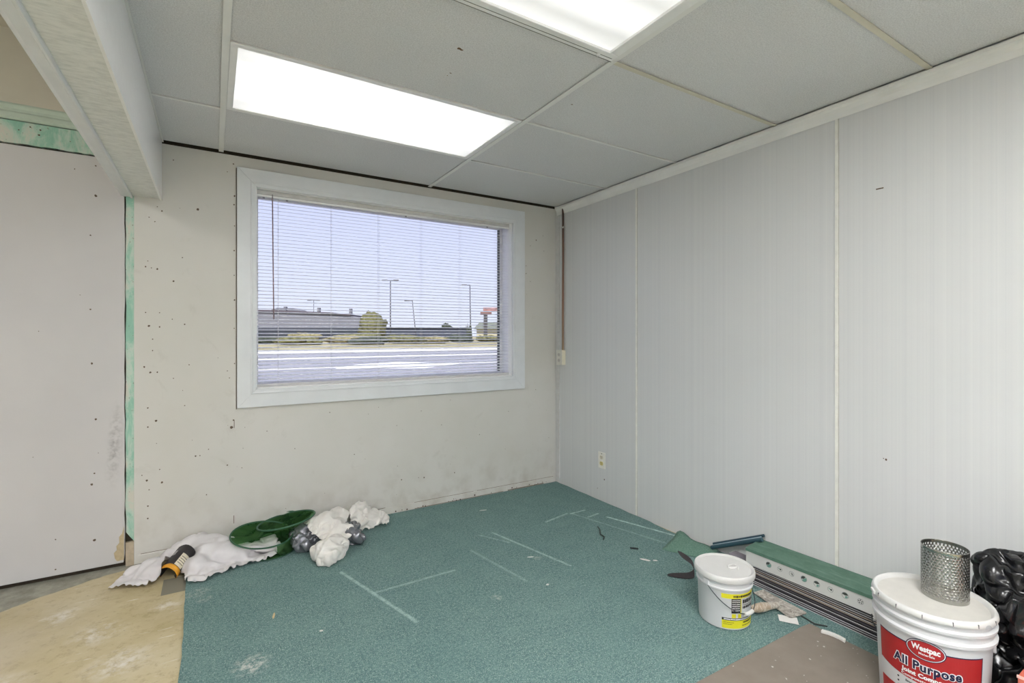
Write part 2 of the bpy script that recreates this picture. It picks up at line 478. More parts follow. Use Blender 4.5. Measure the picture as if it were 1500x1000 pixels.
bm = BM()
pts = [(-2.7185, .115), (-2.7185, 1.92), (-2.752, 1.92)]
for k in range(24): pts.append((-2.7525 + random.uniform(-.002, .003), 1.88 - 1.75 * (k + .5) / 24))
prism(bm, pts, 1, 0.002, 0.02)
struct('trim_1', bm, MINT, 'narrow post of flaking mint green paint under the beam end')
bm = BM(); box(bm, -2.752, -2.7187, -.002, .02, -.008, .113)
struct('trim_2', bm, plain('scraped beige plinth', (186, 172, 150), 0.8, var=0.2, scale=22), 'short scraped beige block at the foot of the green post')

bm = BM()
pts = [(-6.2, 2.19), (-2.72, 2.19)]
for k in range(46):
    x = -2.72 - k * .011
    pts.append((x, 2.083 + .018 * max(0, noise.noise(Vector((x * 13, 3, 0)))) + random.uniform(0, .003)))
pts += [(-3.3, 2.083), (-6.2, 2.083)]
prism(bm, pts, 1, 0.0, 0.02)
for x, z, r in ((-3.11, 2.172, .004), (-3.075, 2.165, .004), (-3.15, 2.15, .003), (-3.08, 2.14, .005)): dot(bm, x, z, r)
struct('trim_3', bm, [MINT, HOLE], 'mint green header board over the wall sheet')
bm = BM(); prism(bm, [(.02, 2.194), (-.004, 2.194), (-.016, 2.205), (-.014, 2.224), (-.006, 2.232), (-.004, 2.246), (-.012, 2.256), (-.012, 2.262), (-.004, 2.272), (.02, 2.272)], 0, -6.2, -2.72)
struct('trim_4', bm, PALE_MINT, 'pale mint moulding above the green header', bevel=0.002)
bm = BM(); box(bm, -6.2, -2.72, 0.0, .02, 2.268, 2.75)
struct('wall_back', bm, BEIGE, 'beige wall strip above the mint moulding')

bm = BM(); prism(bm, [(0.0, -.006), (-.006, -.006), (-.006, .036), (-.003, .040), (0.0, .040)], 0, -2.70, -0.002)
bmesh.ops.subdivide_edges(bm, edges=[e_ for e_ in bm.edges if abs(e_.verts[0].co.x - e_.verts[1].co.x) > 1], cuts=70)
for v in bm.verts:
    q = noise.noise(Vector((v.co.x * 6, v.co.z * 9, 1))); v.co.y += .0018 * q
    if v.co.z > .03: v.co.z += .0022 * noise.noise(Vector((v.co.x * 11, 2, 2)))
for k in range(26): dot(bm, random.uniform(-1.75, -.1), random.uniform(.002, .016), random.uniform(.002, .006), -.0085)
struct('baseboard_back', bm, [CREAM, RUST], 'low cream skirting strip under the window')
bm = BM()
for x0, x1 in ((-2.69, -2.30), (-1.95, -1.4), (-1.2, -.75), (-.72, -.03)): box(bm, x0, x1, -.0015, 0, .0400, .0425)
box(bm, -.46, -.13, -.0088, -.004, 0, .006); box(bm, -1.2, -.5, -.0085, -.004, 0, .003)
struct('crack', bm, plain('grimy joint', (128, 118, 102), .9, var=.3, scale=40), parent=wall_back)

# right wall
bm = BM(); box(bm, 0.0, 0.3, -7.0, 0.2, -0.2, 2.75)
for (y, z, r) in ((-2.271, .668, .004), (-2.262, .671, .002), (-.572, .155, .005), (-.50, .075, .003)):
    vs = [bm.verts.new((-.0006, y + r * math.cos(a), z + r * 1.2 * math.sin(a))) for a in [2 * PI * k / 7 for k in range(7)]]
    bm.faces.new(vs).material_index = 1
box(bm, -.0006, 0, -2.262, -2.235, 1.790, 1.795, 1)
wr = struct('wall_right', bm, [STRIPE, HOLE], 'white striped panelled wall on the right')
for y in (-.881, -2.085, -3.30, -4.5):
    bm = BM(); box(bm, -.005, 0, y - .006, y + .006, 0.0, 2.15); box(bm, -.0012, 0, y - .009, y - .006, 0, 2.15, 1)
    struct('panel_batten', bm, [plain('pale batten', (230, 229, 222), 0.4), plain('batten gap', (186, 184, 178), 0.8)], parent=wr)
bm = BM(); prism(bm, [(0, 2.143), (-.005, 2.141), (-.008, 2.150), (-.011, 2.165), (-.018, 2.18), (-.026, 2.190), (-.026, 2.203), (0, 2.203)], 1, -6.8, -0.02)
struct('trim_5', bm, TEE_W, 'white cove moulding along the top of the right wall')
bm = BM(); box(bm, -.008, 0, -.052, -.004, 0, 2.14)
struct('trim_6', bm, plain('pale corner strip', (206, 206, 204), 0.45), 'pale vertical corner strip beside the brown conduit')

# walls, ceilings out of view
OFFW = plain('off white paint', (214, 214, 211), 0.6)
bm = BM()
for a in ((-6.3, -5.9, -.2, 2.75), (-.5, .3, -.2, 2.75), (-5.9, -.5, -.2, .25), (-5.9, -.5, 2.15, 2.75), (-3.4, -3.2, .25, 2.15)): box(bm, a[0], a[1], -7.2, -7.0, a[2], a[3])
wf = struct('wall_front', bm, OFFW, 'off white wall behind the camera, with openings added for fill daylight')  # shop window openings are made up to let in fill daylight
bm = BM(); box(bm, -6.5, -6.3, -7.2, 0.3, -0.2, 2.75)
struct('wall_far_left', bm, OFFW, 'off white wall at the far left')
bm = BM(); box(bm, -6.5, 0.5, -7.2, 0.4, 2.75, 2.9)  # unseen slab put in overhead to keep the sun out
struct('roof_slab', bm, DARK, 'unseen dark deck above the hung ceiling, put in to block the sun')
bm = BM(); prism(bm, [(-6.3, 2.62), (-2.76, 2.62), (-2.76, 2.75), (-6.3, 2.75)], 1, -7.0, 0.0)
struct('ceiling', bm, BEIGE, 'beige ceiling left of the beam')

# beam
bm = BM(); box(bm, -2.766, -2.604, -6.98, -0.001, 1.902, 2.70)
beam = struct('ceiling_beam', bm, BEAM_B, 'boxed beam running from the window wall, crinkled underside')
bm = BM(); box(bm, -2.6085, -2.600, -6.98, -0.001, 1.894, 2.205)
struct('side_board', bm, WHITE_G, parent=beam, bevel=.001)
bm = BM(); prism(bm, [(-2.772, 1.93), (-2.772, 1.897), (-2.760, 1.894), (-2.735, 1.894), (-2.731, 1.888), (-2.725, 1.888), (-2.722, 1.894), (-2.722, 1.903), (-2.766, 1.903), (-2.766, 1.93)], 1, -6.98, -0.001)
struct('edge_moulding', bm, WHITE, parent=beam)

# hung ceiling
TX = (-2.33, -1.090)
CY = [-.005] + [-.605 * k for k in range(1, 12)]
bm = BM(); box(bm, -2.60, 0.0, -6.98, 0.0, 2.70, 2.72)
ceil = struct('ceiling', bm, DARK, 'hung ceiling of grey tiles in a white metal grid')


def tile(x0, x1, y0, y1, wob=0.0):
    bm = BM(); g = .003
    n = 6
    box(bm, x0 + g, x1 - g, y0 + g, y1 - g, 2.2125, 2.228)
    struct('ceiling_tile', bm, TILE_G, parent=ceil, bevel=.0015, seg=1)


LAMPS = {('m', 1), ('m', 3)}
for k in range(11):
    y1, y0 = CY[k], CY[k + 1]
    if k == 0: y1 = -.014
    tile(TX[1], -.012, y0, y1)
    if ('m', k) not in LAMPS and k not in (5, 8): tile(TX[0], TX[1], y0, y1)
tile(-2.600, TX[0], -.605, -.014)
for a, b in ((-1.815, -.605), (-3.03, -1.815), (-4.24, -3.03), (-5.45, -4.24), (-6.66, -5.45)): tile(-2.600, TX[0], a, b)


def tee(x0, x1, y0, y1, m):
    bm = BM(); box(bm, x0, x1, y0, y1, 2.2062, 2.2085)
    if x1 - x0 < y1 - y0: c = (x0 + x1) / 2; box(bm, c - .0015, c + .0015, y0, y1, 2.2085, 2.245)
    else: c = (y0 + y1) / 2; box(bm, x0, x1, c - .0015, c + .0015, 2.2085, 2.245)
    struct('grid_tee', bm, m, parent=ceil)


for x in TX: tee(x - .012, x + .012, -6.9, -.002, TEE_W)
tee(-2.6, -2.592, -6.9, -.002, TEE_W)
for k in range(1, 11):
    y = CY[k]
    tee(TX[1] + .012, -.004, y - .0055 if k < 3 else y - .010, y + .0055 if k < 3 else y + .010, TEE_Y if k >= 3 else TEE_W)
    if k not in (1, 2, 3, 4): tee(TX[0] + .012, TX[1] - .012, y - .010, y + .010, TEE_W)
tee(-2.592, TX[0] - .012, -.611, -.599, TEE_W)
# small damage on the tiles
bm = BM()
for x, y, r in ((-1.616, -1.585, .011), (-1.604, -1.582, .008), (-1.573, -1.418, .005), (-1.576, -1.395, .004), (-1.002, -1.462, .006)):
    vs = [bm.verts.new((x + r * random.uniform(.5, 1.3) * math.cos(a), y + r * .6 * math.sin(a), 2.2118)) for a in [2 * PI * k / 7 for k in range(7)]]
    bm.faces.new(vs)
struct('tile_chip', bm, plain('brown chipped tile', (112, 88, 66), 0.9, var=0.4, scale=90), parent=ceil)


def m_diffuser(name, strength, band, hw, hh, low, tint=(.99, .985, .985)):
    n = NT(name); y = n.sep(n.co())[1]; x = n.sep(n.co())[0]
    w = n.math('ABSOLUTE', n.math('SINE', n.math('MULTIPLY', y, PI / .19)))
    pr = n.noise(1.0, 1, 0.5, n.co((260, 260, 1)))
    f = n.math('ADD', n.math('MULTIPLY', w, band), 1.0 - band)
    f = n.math('MULTIPLY', f, n.math('ADD', n.math('MULTIPLY', pr, 0.14), 0.93))
    f = n.math('MULTIPLY', f, strength)
    # dimmer towards the tube ends and the long edges of the diffuser
    ex = n.math('SUBTRACT', hw, n.math('ABSOLUTE', x)); ey = n.math('SUBTRACT', hh, n.math('ABSOLUTE', y))
    fall = n.math('MULTIPLY', n.ramp(ex, [(0.0, low), (0.20, 1.0)]), n.ramp(ey, [(0.0, low), (0.11, 1.0)]))
    f = n.math('MULTIPLY', f, fall)
    n.b.inputs['Base Color'].default_value = (.8, .8, .8, 1); n.b.inputs['Roughness'].default_value = .35
    n.b.inputs['Emission Color'].default_value = tint + (1,)
    n.put(n.b.inputs['Emission Strength'], f)
    return n.m


def troffer(x0, x1, y0, y1, label, strength, band, z=2.2085, fr=.026, drop=0.0, big=False):
    t = thing('ceiling_light', label, 'ceiling light', ((x0 + x1) / 2, (y0 + y1) / 2, z), 0, 'fluorescent panels in the ceiling')
    hx, hy = (x1 - x0) / 2 - .012, (y1 - y0) / 2 - .004
    bm = BM()
    for a in ((-hx, hx, -hy, -hy + fr), (-hx, hx, hy - fr, hy), (-hx, -hx + fr, -hy + fr, hy - fr), (hx - fr, hx, -hy + fr, hy - fr)):
        box(bm, *a, -drop, .012)
        if big:                                             # second, narrower door frame inside
            pass
    obj('frame', bm, WHITE_G, t, bevel=.002)
    if big:
        bm = BM(); i = fr; j = fr + .006
        for a in ((-hx, hx, -hy, -hy + .002), (-hx, hx, hy - .002, hy)): box(bm, *a, -drop - .001, .01)
        for a in ((-hx + .012, hx - .012, -hy + .016, -hy + .018), (-hx + .012, hx - .012, hy - .018, hy - .016)): box(bm, *a, -drop - .0008, -drop + .002)
        obj('frame_seam', bm, plain('seam shadow gap', (120, 118, 114), .7), t)
        bm = BM(); lathe(bm, [(0, -.006), (.006, -.006), (.008, -.002), (.008, .0)], 12, (hx - .075, hy - .014))
        o = obj('latch', bm, WHITE_G, t, smooth=True); o.location.z = -drop
    bm = BM(); k = fr - .004
    box(bm, -hx + k, hx - k, -hy + k, hy - k, .004, .008)
    obj('diffuser', bm, m_diffuser('lit prismatic diffuser', strength, band, hx - k, hy - k, .86 if big else .62), t)
    bm = BM(); box(bm, -hx, hx, -hy, hy, .08, .10)
    for a in ((-hx, hx, -hy, -hy + .004), (-hx, hx, hy - .004, hy), (-hx, -hx + .004, -hy, hy), (hx - .004, hx, -hy, hy)): box(bm, *a, .012, .08)
    obj('housing', bm, WHITE_G, t)
    return t


troffer(TX[0], TX[1], -1.21, -.605, 'lit fluorescent panel nearer the window, beside the beam', LAMP_FRONT, .25)
troffer(TX[0], TX[1], -2.42, -1.815, 'lit fluorescent panel cut off by the top edge, thick stepped frame', LAMP_NEAR, .45, fr=.040, drop=.006, big=True)
troffer(TX[0], TX[1], -3.63, -3.025, 'added unseen fill panel above and behind the camera', FILL_REAR, .2)  # this and the next: unseen panels added to brighten the room
troffer(TX[0], TX[1], -5.445, -4.84, 'added unseen fill panel at the rear of the room', FILL_REAR, .2)
troffer(-5.3, -4.08, -2.4, -1.795, 'added unseen fill panel in the beige side ceiling, nearer the window wall', FILL_SIDE, .2, z=2.612)  # unseen side panels, also added as fill light
troffer(-5.3, -4.08, -5.0, -4.395, 'added unseen fill panel in the beige side ceiling, at the rear', FILL_SIDE, .2, z=2.612)

# ---------------------------------------------------------------- window with casing, pane and outer frame
bm = BM()
A0, A1, B0, B1 = OX0 - .091, OX1 + .103, OZ0 - .097, OZ1 + .094
ins = .006
for pts in ([(A0, B0), (OX0 + ins, OZ0 + ins), (OX0 + ins, OZ1 - ins), (A0, B1)], [(OX1 - ins, OZ0 + ins), (A1, B0), (A1, B1), (OX1 - ins, OZ1 - ins)],
            [(A0, B1), (OX0 + ins, OZ1 - ins), (OX1 - ins, OZ1 - ins), (A1, B1)], [(A0, B0), (A1, B0), (OX1 - ins, OZ0 + ins), (OX0 + ins, OZ0 + ins)]):
    prism(bm, pts, 1, -.020, 0.0)
win = struct('window_1', bm, WHITE, 'wide white framed window', bevel=.0015)
bm = BM()
for pts in ([(OX0 - .022, OZ0 - .022), (OX0 - .012, OZ0 - .012), (OX0 - .012, OZ1 + .012), (OX0 - .022, OZ1 + .022)], [(OX1 + .012, OZ0 - .012), (OX1 + .022, OZ0 - .022), (OX1 + .022, OZ1 + .022), (OX1 + .012, OZ1 + .012)],
            [(OX0 - .022, OZ1 + .022), (OX0 - .012, OZ1 + .012), (OX1 + .012, OZ1 + .012), (OX1 + .022, OZ1 + .022)], [(OX0 - .022, OZ0 - .022), (OX1 + .022, OZ0 - .022), (OX1 + .012, OZ0 - .012), (OX0 - .012, OZ0 - .012)]):
    prism(bm, pts, 1, -.025, -.019)
struct('casing_bead', bm, WHITE, parent=win, bevel=.002)
bm = BM()
for a in ((OX0 - .001, OX0 + .010, OZ0, OZ1), (OX1 - .010, OX1 + .001, OZ0, OZ1), (OX0, OX1, OZ1 - .008, OZ1 + .001), (OX0, OX1, OZ0 - .001, OZ0 + .012)):
    box(bm, a[0], a[1], -.004, .20, a[2], a[3])
struct('jamb_lining', bm, WHITE_G, parent=win)
bm = BM()
for a in ((OX0 + .010, OX0 + .026, OZ0 + .01, OZ1 - .01), (OX1 - .034, OX1 - .010, OZ0 + .01, OZ1 - .01), (OX0 + .026, OX1 - .034, OZ1 - .032, OZ1 - .01), (OX0 + .026, OX1 - .034, OZ0 + .012, OZ0 + .034)):
    box(bm, a[0], a[1], .135, .17, a[2], a[3])
struct('window_frame', bm, WHITE_G, parent=win, bevel=.002)
bm = BM(); box(bm, OX1 - .0355, OX1 - .034, .135, .17, OZ0 + .03, OZ1 - .03)
struct('gasket', bm, plain('dark glazing gasket', (96, 98, 94), .7), parent=win)
GL = NT('window glass')
tr = GL.node('ShaderNodeBsdfTransparent'); tr.inputs[0].default_value = (.95, .965, .96, 1)
gg = GL.node('ShaderNodeBsdfGlossy'); gg.inputs['Roughness'].default_value = .35
fr = GL.node('ShaderNodeFresnel'); fr.inputs[0].default_value = 1.45
ms = GL.node('ShaderNodeMixShader'); GL.put(ms.inputs[0], GL.math('MULTIPLY', fr.outputs[0], .03)); GL.put(ms.inputs[1], tr.outputs[0]); GL.put(ms.inputs[2], gg.outputs[0])
GL.t.links.new(ms.outputs[0], GL.out.inputs[0])
bm = BM(); box(bm, OX0 + .02, OX1 - .03, .150, .154, OZ0 + .02, OZ1 - .02)
struct('glass_pane', bm, GL.m, parent=win)

# venetian blind
SLATW = plain('white enamelled slat', (242, 242, 244), .35, var=.02)
bl = thing('venetian_blind', 'white venetian blind hanging open in the window', 'blind', ((OX0 + OX1) / 2, .045, OZ1))
bx0, bx1 = -.868, .862
bm = BM()
prism(bm, [(-.016, -.006), (.012, -.006), (.012, -.034), (-.012, -.034), (-.016, -.030)], 0, bx0, bx1)
obj('head_rail', bm, plain('grey white head rail', (205, 203, 200), .4), bl, bevel=.001)
bm = BM(); box(bm, bx0, bx1, -.017, -.014, -.046, -.034)
obj('head_rail_lip', bm, WHITE_G, bl)
bm = BM(); NS = 52; tilt = math.radians(12)
for i in range(NS):
    z = -.056 - i * .02085
    sag = .0012 * math.sin(i * 1.7)
    rows = []
    for xx in (bx0, bx0 * .5, 0, bx1 * .5, bx1):
        up = []; dn = []
        for k in range(5):
            u = (k / 4 - .5) * .0265; cr = .0018 * (1 - (2 * u / .0265) ** 2)
            y = u * math.cos(tilt); zz = z + u * math.sin(tilt) + cr + sag * (xx / bx1) * .6
            up.append(bm.verts.new((xx, y, zz))); dn.append(bm.verts.new((xx, y, zz - .0005)))
        rows.append(up + dn[::-1])
    for a, b in zip(rows, rows[1:]):
        for k in range(10): bm.faces.new((a[k], a[(k + 1) % 10], b[(k + 1) % 10], b[k]))
    bm.faces.new(rows[0][::-1]); bm.faces.new(rows[-1])
obj('slats', bm, SLATW, bl, smooth=True, autosmooth=40)
bm = BM(); box(bm, bx0, bx1, -.013, .012, -1.164, -1.147)
obj('bottom_rail', bm, plain('pale grey bottom rail', (204, 203, 202), .4), bl, bevel=.003)
cx = (OX0 + OX1) / 2
for x in (-2.036, -1.732, -1.432, -1.134, -.836, -.534):
    bm = BM()
    for dy in (-.0135, .0135): tube(bm, [(x - cx, dy, -.04), (x - cx, dy, -1.15)], .0007, 5)
    o = obj('ladder_cord', bm, plain('white cord', (214, 214, 216), .8), bl)
    bm = BM(); lathe(bm, [(0, -1.169), (.005, -1.169), (.005, -1.164), (0, -1.164)], 12); q = obj('cord_button', bm, plain('beige plastic button', (170, 160, 150), .5), o); q.location = (x - cx, -.006, 0)
bm = BM(); tube(bm, [(-2.069 - cx, -.020, -.045), (-2.069 - cx, -.024, -.07), (-2.066 - cx, -.024, -.4), (-2.062 - cx, -.024, -.765)], .0036, 6)
wd = obj('tilt_wand', bm, plain('smoky clear plastic wand', (150, 128, 134), .25), bl, smooth=True)
bm = BM(); tube(bm, [(-2.069 - cx, -.018, -.026), (-2.069 - cx, -.026, -.036), (-2.069 - cx, -.022, -.05)], .0022, 6)
obj('wand_hook', bm, plain('grey metal hook', (120, 118, 116), .4, .8), wd)
for x in (-1.99, -1.25, -.62, -2.115):
    bm = BM(); box(bm, x - cx - .006, x - cx + .006, -.0185, -.0168, -.056, -.048); obj('rail_bracket', bm, plain('grey bracket', (150, 146, 150), .5), bl)

# ---------------------------------------------------------------- outside the window (street frame: u to the right, d away from the room)
C0 = Vector((-2.369, -3.1766, 0)); FX = Vector((math.sin(YAW), math.cos(YAW), 0)); RX = Vector((math.cos(YAW), -math.sin(YAW), 0))
GZ = -.30


def ST(u, d, z=GZ):
    p = C0 + RX * u + FX * d; p.z = z; return p


def street_thing(name, label, cat, u, d, group=None):
    return thing(name, label, cat, ST(u, d), -YAW, group)


ASPH = plain('pale weathered asphalt', (150, 149, 156), .9, var=.10, scale=.35)
GRASSY = (lambda n: n.fin(n.ramp(n.noise(.22, 5, .7), [(.3, lin(96, 92, 62)), (.5, lin(160, 150, 112)), (.7, lin(196, 186, 150))]), .95))(NT('dry verge'))
CONC = plain('pale concrete kerb', (226, 224, 220), .8, var=.05, scale=2)
bm = BM(); box(bm, -90, 190, .42, 44, -.5, GZ)
struct('parking_lot', bm, ASPH, 'pale asphalt car park outside the window')
bm = BM(); box(bm, -120, 260, 44.0, 330, -.5, GZ + .02)
struct('ground', bm, GRASSY, 'dry grass ground beyond the kerb')
bm = BM(); box(bm, -90, 190, 38.5, 44.2, GZ - .02, GZ + .14)
struct('kerb', bm, CONC, 'broad pale concrete kerb across the car park', bevel=.03)
bm = BM(); box(bm, -90, 190, 28.8, 30.2, GZ - .02, GZ + .012)
struct('road_line', bm, CONC, 'pale painted line on the asphalt, far one')
bm = BM(); box(bm, -90, 190, 19.6, 19.9, GZ - .02, GZ + .012)
struct('road_line', bm, CONC, 'pale painted line on the asphalt, near one')
bm = BM(); prism(bm, [(2.2, 19.0), (5.6, 17.2), (8.4, 19.5), (6.2, 22.4), (3.6, 21.2)], 2, GZ - .02, GZ + .015)  # flat white patch, lighter than the asphalt around it
struct('road_patch', bm, plain('white road patch', (244, 243, 240), .7, var=.03), 'irregular white patch on the asphalt')

# long grey building
b = street_thing('warehouse', 'long grey flat roofed building on the left beyond the car park', 'building', 0, 141)
BW = plain('grey rendered wall', (124, 124, 132), .8, var=.05, scale=.3)
bm = BM()
prism(bm, [(-100, 3.3), (-100, 8.35), (-84, 8.5), (-70, 8.15), (-52, 7.5), (-47, 7.0), (-43.6, 6.2), (-43.2, 3.3)], 1, 0, 22); obj('wall', bm, BW, b)
bm = BM(); box(bm, -100, -44.2, -.5, 22, 0, 3.35); obj('shopfront', bm, plain('dark shopfront glazing', (58, 62, 70), .4, var=.15, scale=.4), b)
bm = BM()
prism(bm, [(-100, 8.3), (-100, 8.8), (-84, 8.95), (-70, 8.6), (-52, 7.9), (-46.5, 7.3), (-46.6, 6.9), (-52, 7.5), (-70, 8.15), (-84, 8.5)], 1, -.6, 22); obj('parapet', bm, plain('dark parapet', (92, 84, 92), .8), b)
for u in (-68, -58, -48.5): bm = BM(); box(bm, u, u + .7, 4, 5, 7.6, 9.2 + (u + 48) * -.03); obj('roof_vent', bm, plain('roof vent', (120, 120, 126), .6), b)
bm = BM(); prism(bm, [(-74, 8.5), (-71, 9.6), (-66, 9.5), (-63, 8.2)], 1, 6, 12); obj('roof_hood', bm, BW, b)

b = street_thing('low_building', 'long low dark building in the middle distance', 'building', 0, 150)
bm = BM(); box(bm, -42, -14.0, 0, 15, 0, 3.5); obj('wall', bm, plain('dark slate wall', (66, 70, 84), .8, var=.1, scale=.4), b)
bm = BM(); box(bm, -42.4, -13.6, -.4, 15.4, 3.5, 3.75); obj('roof_edge', bm, plain('grey roof edge', (110, 112, 120), .7), b)
b = street_thing('shop_building', 'pale building at the right behind the pylon sign', 'building', 0, 132)
bm = BM(); box(bm, -9.6, 12, 0, 16, 0, 3.0); obj('wall', bm, plain('pale tan wall', (190, 182, 156), .8), b)
bm = BM(); prism(bm, [(-10.4, 3.0), (13, 3.0), (12, 4.9), (-8.6, 4.9)], 1, -1, 17); obj('roof', bm, plain('grey green roof', (132, 138, 132), .8), b)


def leaves(bm, rx, ry, h, seed, n=3):
    rnd = random.Random(seed)
    for k in range(n):
        c = Vector((rnd.uniform(-.45, .45) * rx, rnd.uniform(-.3, .3) * ry, h * rnd.uniform(.42, .62)))
        s = Vector((rx * rnd.uniform(.5, .7), ry * .6, h * rnd.uniform(.40, .5)))
        vs = bmesh.ops.create_icosphere(bm, subdivisions=3, radius=1)['verts']
        for v in vs:
            d = v.co.copy(); w = 1 + .55 * noise.noise(d * 2.6 + Vector((seed * 3.1 + k, 0, 0))) + .16 * noise.noise(d * 7 + Vector((0, seed, 0)))
            v.co = Vector((c.x + d.x * s.x * w, c.y + d.y * s.y * w, max(0, c.z + d.z * s.z * w)))


def leafm(name, lo, hi): n = NT(name); return n.fin(n.ramp(n.noise(2.6, 5, .75), [(.35, lin(*lo)), (.65, lin(*hi))]), .9)


OLIVE, DKG, TANG = leafm('olive foliage', (54, 56, 34), (138, 134, 88)), leafm('dark green foliage', (38, 44, 40), (88, 94, 76)), leafm('straw foliage', (92, 86, 56), (172, 162, 122))
b = street_thing('tree', 'bushy olive green tree at the end of the long grey building', 'tree', -40.6, 138)
bm = BM(); leaves(bm, 4.6, 3, 7.2, 5, 5); obj('foliage', bm, OLIVE, b, smooth=True)
bm = BM(); tube(bm, [(0, 0, 0), (.1, 0, 2.5)], .25, 8); obj('trunk', bm, RUST, b)
b = street_thing('tree', 'small dark round tree above the low dark building', 'tree', -22.4, 172)
bm = BM(); leaves(bm, 2.3, 2, 5.6, 9, 4); obj('foliage', bm, DKG, b, smooth=True)
bm = BM(); tube(bm, [(0, 0, 0), (0, 0, 2.5)], .2, 8); obj('trunk', bm, RUST, b)
for i, (u, d, rx, h, m, lab) in enumerate([
        (-36.5, 74, 4.2, 1.25, DKG, 'low dark shrub at the left end of the verge'), (-30.5, 70, 3.6, 1.1, OLIVE, 'low olive shrub, second along the verge from the left'),
        (-26.0, 76, 3.4, 1.3, TANG, 'straw coloured grass clump in front of the long grey building'), (-21.5, 72, 3.4, 1.1, DKG, 'low dark shrub in front of the olive tree'),
        (-17.0, 78, 3.4, 1.2, OLIVE, 'olive shrub below the tall lamp post'), (-12.6, 80, 3.2, 1.1, TANG, 'straw grass clump right of the tall lamp post'),
        (-9.6, 88, 2.6, 1.3, DKG, 'dark shrub on the right part of the verge'), (-4.6, 94, 2.2, 1.25, OLIVE, 'olive shrub at the foot of the pylon sign'), (.6, 90, 2.6, 1.2, DKG, 'dark shrub at the right end of the verge'),
        (-40.5, 96, 4.5, 1.7, TANG, 'straw grass bank below the grey building'), (-31, 98, 5, 1.6, OLIVE, 'olive grass bank below the grey building'), (-22.5, 102, 4.5, 1.4, OLIVE, 'olive grass bank behind the verge, in the middle')]):
    t = street_thing('shrub', lab, 'shrub', u, d, 'shrubs on the verge')
    bm = BM(); leaves(bm, rx, 1.4, h, 20 + i, 5); obj('foliage', bm, m, t, smooth=True)
t = street_thing('yucca', 'spiky upright plant left of the pylon sign', 'plant', -10.4, 115, None)
bm = BM()
for k in range(9):
    a = random.uniform(0, 6.3); u = random.uniform(-1.1, 1.1); hh = random.uniform(2.6, 5.0)
    tube(bm, [(u, 0, 0), (u + .2 * math.cos(a), .2 * math.sin(a), hh * .6), (u + .5 * math.cos(a), .3, hh)], [.22, .16, .03], 6)
obj('leaves', bm, DKG, t)

POLE = plain('dark lamp post metal', (84, 84, 92), .5, .3)


def lamp_post(u, d, h, label, heads=2, r=.16, lean=0.0):
    t = street_thing('lamp_post', label, 'lamp post', u, d, 'car park lamp posts')
    bm = BM(); tube(bm, [(0, 0, 0), (lean * .5, 0, h * .5), (lean, 0, h)], [r, r * .9, r * .75], 8); obj('pole', bm, POLE, t, smooth=True)
    bm = BM(); box(bm, lean - (1.5 if heads else 1.3), lean + (1.5 if heads == 2 else .1), -.06, .06, h - .05, h + .08); obj('arm', bm, POLE, t)
    for s in ((-1, 1) if heads == 2 else (-1,)):
        bm = BM(); box(bm, lean + s * 1.45 - .65, lean + s * 1.45 + .65, -.3, .3, h - .1, h + .2); obj('lamp_head', bm, plain('grey lamp head', (120, 120, 128), .5), t, bevel=.05)


lamp_post(-31.2, 125, 15.4, 'tall double headed lamp post standing near the middle of the window view')
lamp_post(-25.5, 130, 10.5, 'slim slightly leaning lamp post right of the tallest one', 1, .12, -1.1)
lamp_post(-10.6, 125, 14.2, 'tall single headed lamp post at the right of the view', 1, .15, -.2)
lamp_post(-68.0, 167, 13.2, 'short distant lamp post above the grey building', 2, .12)

t = street_thing('pylon_sign', 'pylon sign with red and white panels on a dark post', 'sign', -4.6, 105)
bm = BM(); box(bm, -1.5, -.7, -.3, .3, 0, 5.9); obj('post', bm, plain('dark sign post', (74, 70, 72), .6), t)
bm = BM(); box(bm, -1.6, 2.3, -.25, .25, 6.6, 7.3); obj('upper_panel', bm, plain('red and grey sign panel', (168, 120, 116), .5, var=.5, scale=1.2), t)
bm = BM(); box(bm, -2.2, .2, -.25, .25, 5.75, 6.35); obj('lower_panel', bm, plain('brown sign panel', (128, 92, 84), .5, var=.3, scale=1.5), t)

bm = BM()
for a in ((-5.9, -3.4), (-3.2, -.5)): box(bm, a[0], a[1], -7.11, -7.105, .25, 2.15)
struct('fill_window', bm, GL.m, 'added unseen window panes behind the camera, for fill daylight')  # panes of the made up openings, letting extra daylight in
# ---------------------------------------------------------------- carpet
bm = BM()
out = []
for k in range(14): out.append((-2.487 + .019 * (k / 13) + random.uniform(-.0025, .0025), -.012 - 1.0 * k / 13))
for k in range(1, 20): out.append((-2.468 + random.uniform(-.003, .003), -1.012 - 2.9 * k / 20))
out += [(-2.468, -3.95), (-.004, -3.95), (-.004, -1.9)]  # unseen rear left bare, so the paler floor bounces more light
for k in range(1, 40):
    y = -1.9 + 1.88 * k / 40
    out.append((-.004 - max(0, .006 * noise.noise(Vector((y * 9, 0, 5))) + .004) - (.012 if -1.30 < y < -1.05 else 0), y))
out += [(-.004, -.012)]
vs = prism(bm, out, 2, -.008, 0.0)
obj_c = obj('carpet', bm, CARPET); tag(obj_c, 'speckled teal carpet covering the floor, marked with chalk lines', 'carpet')

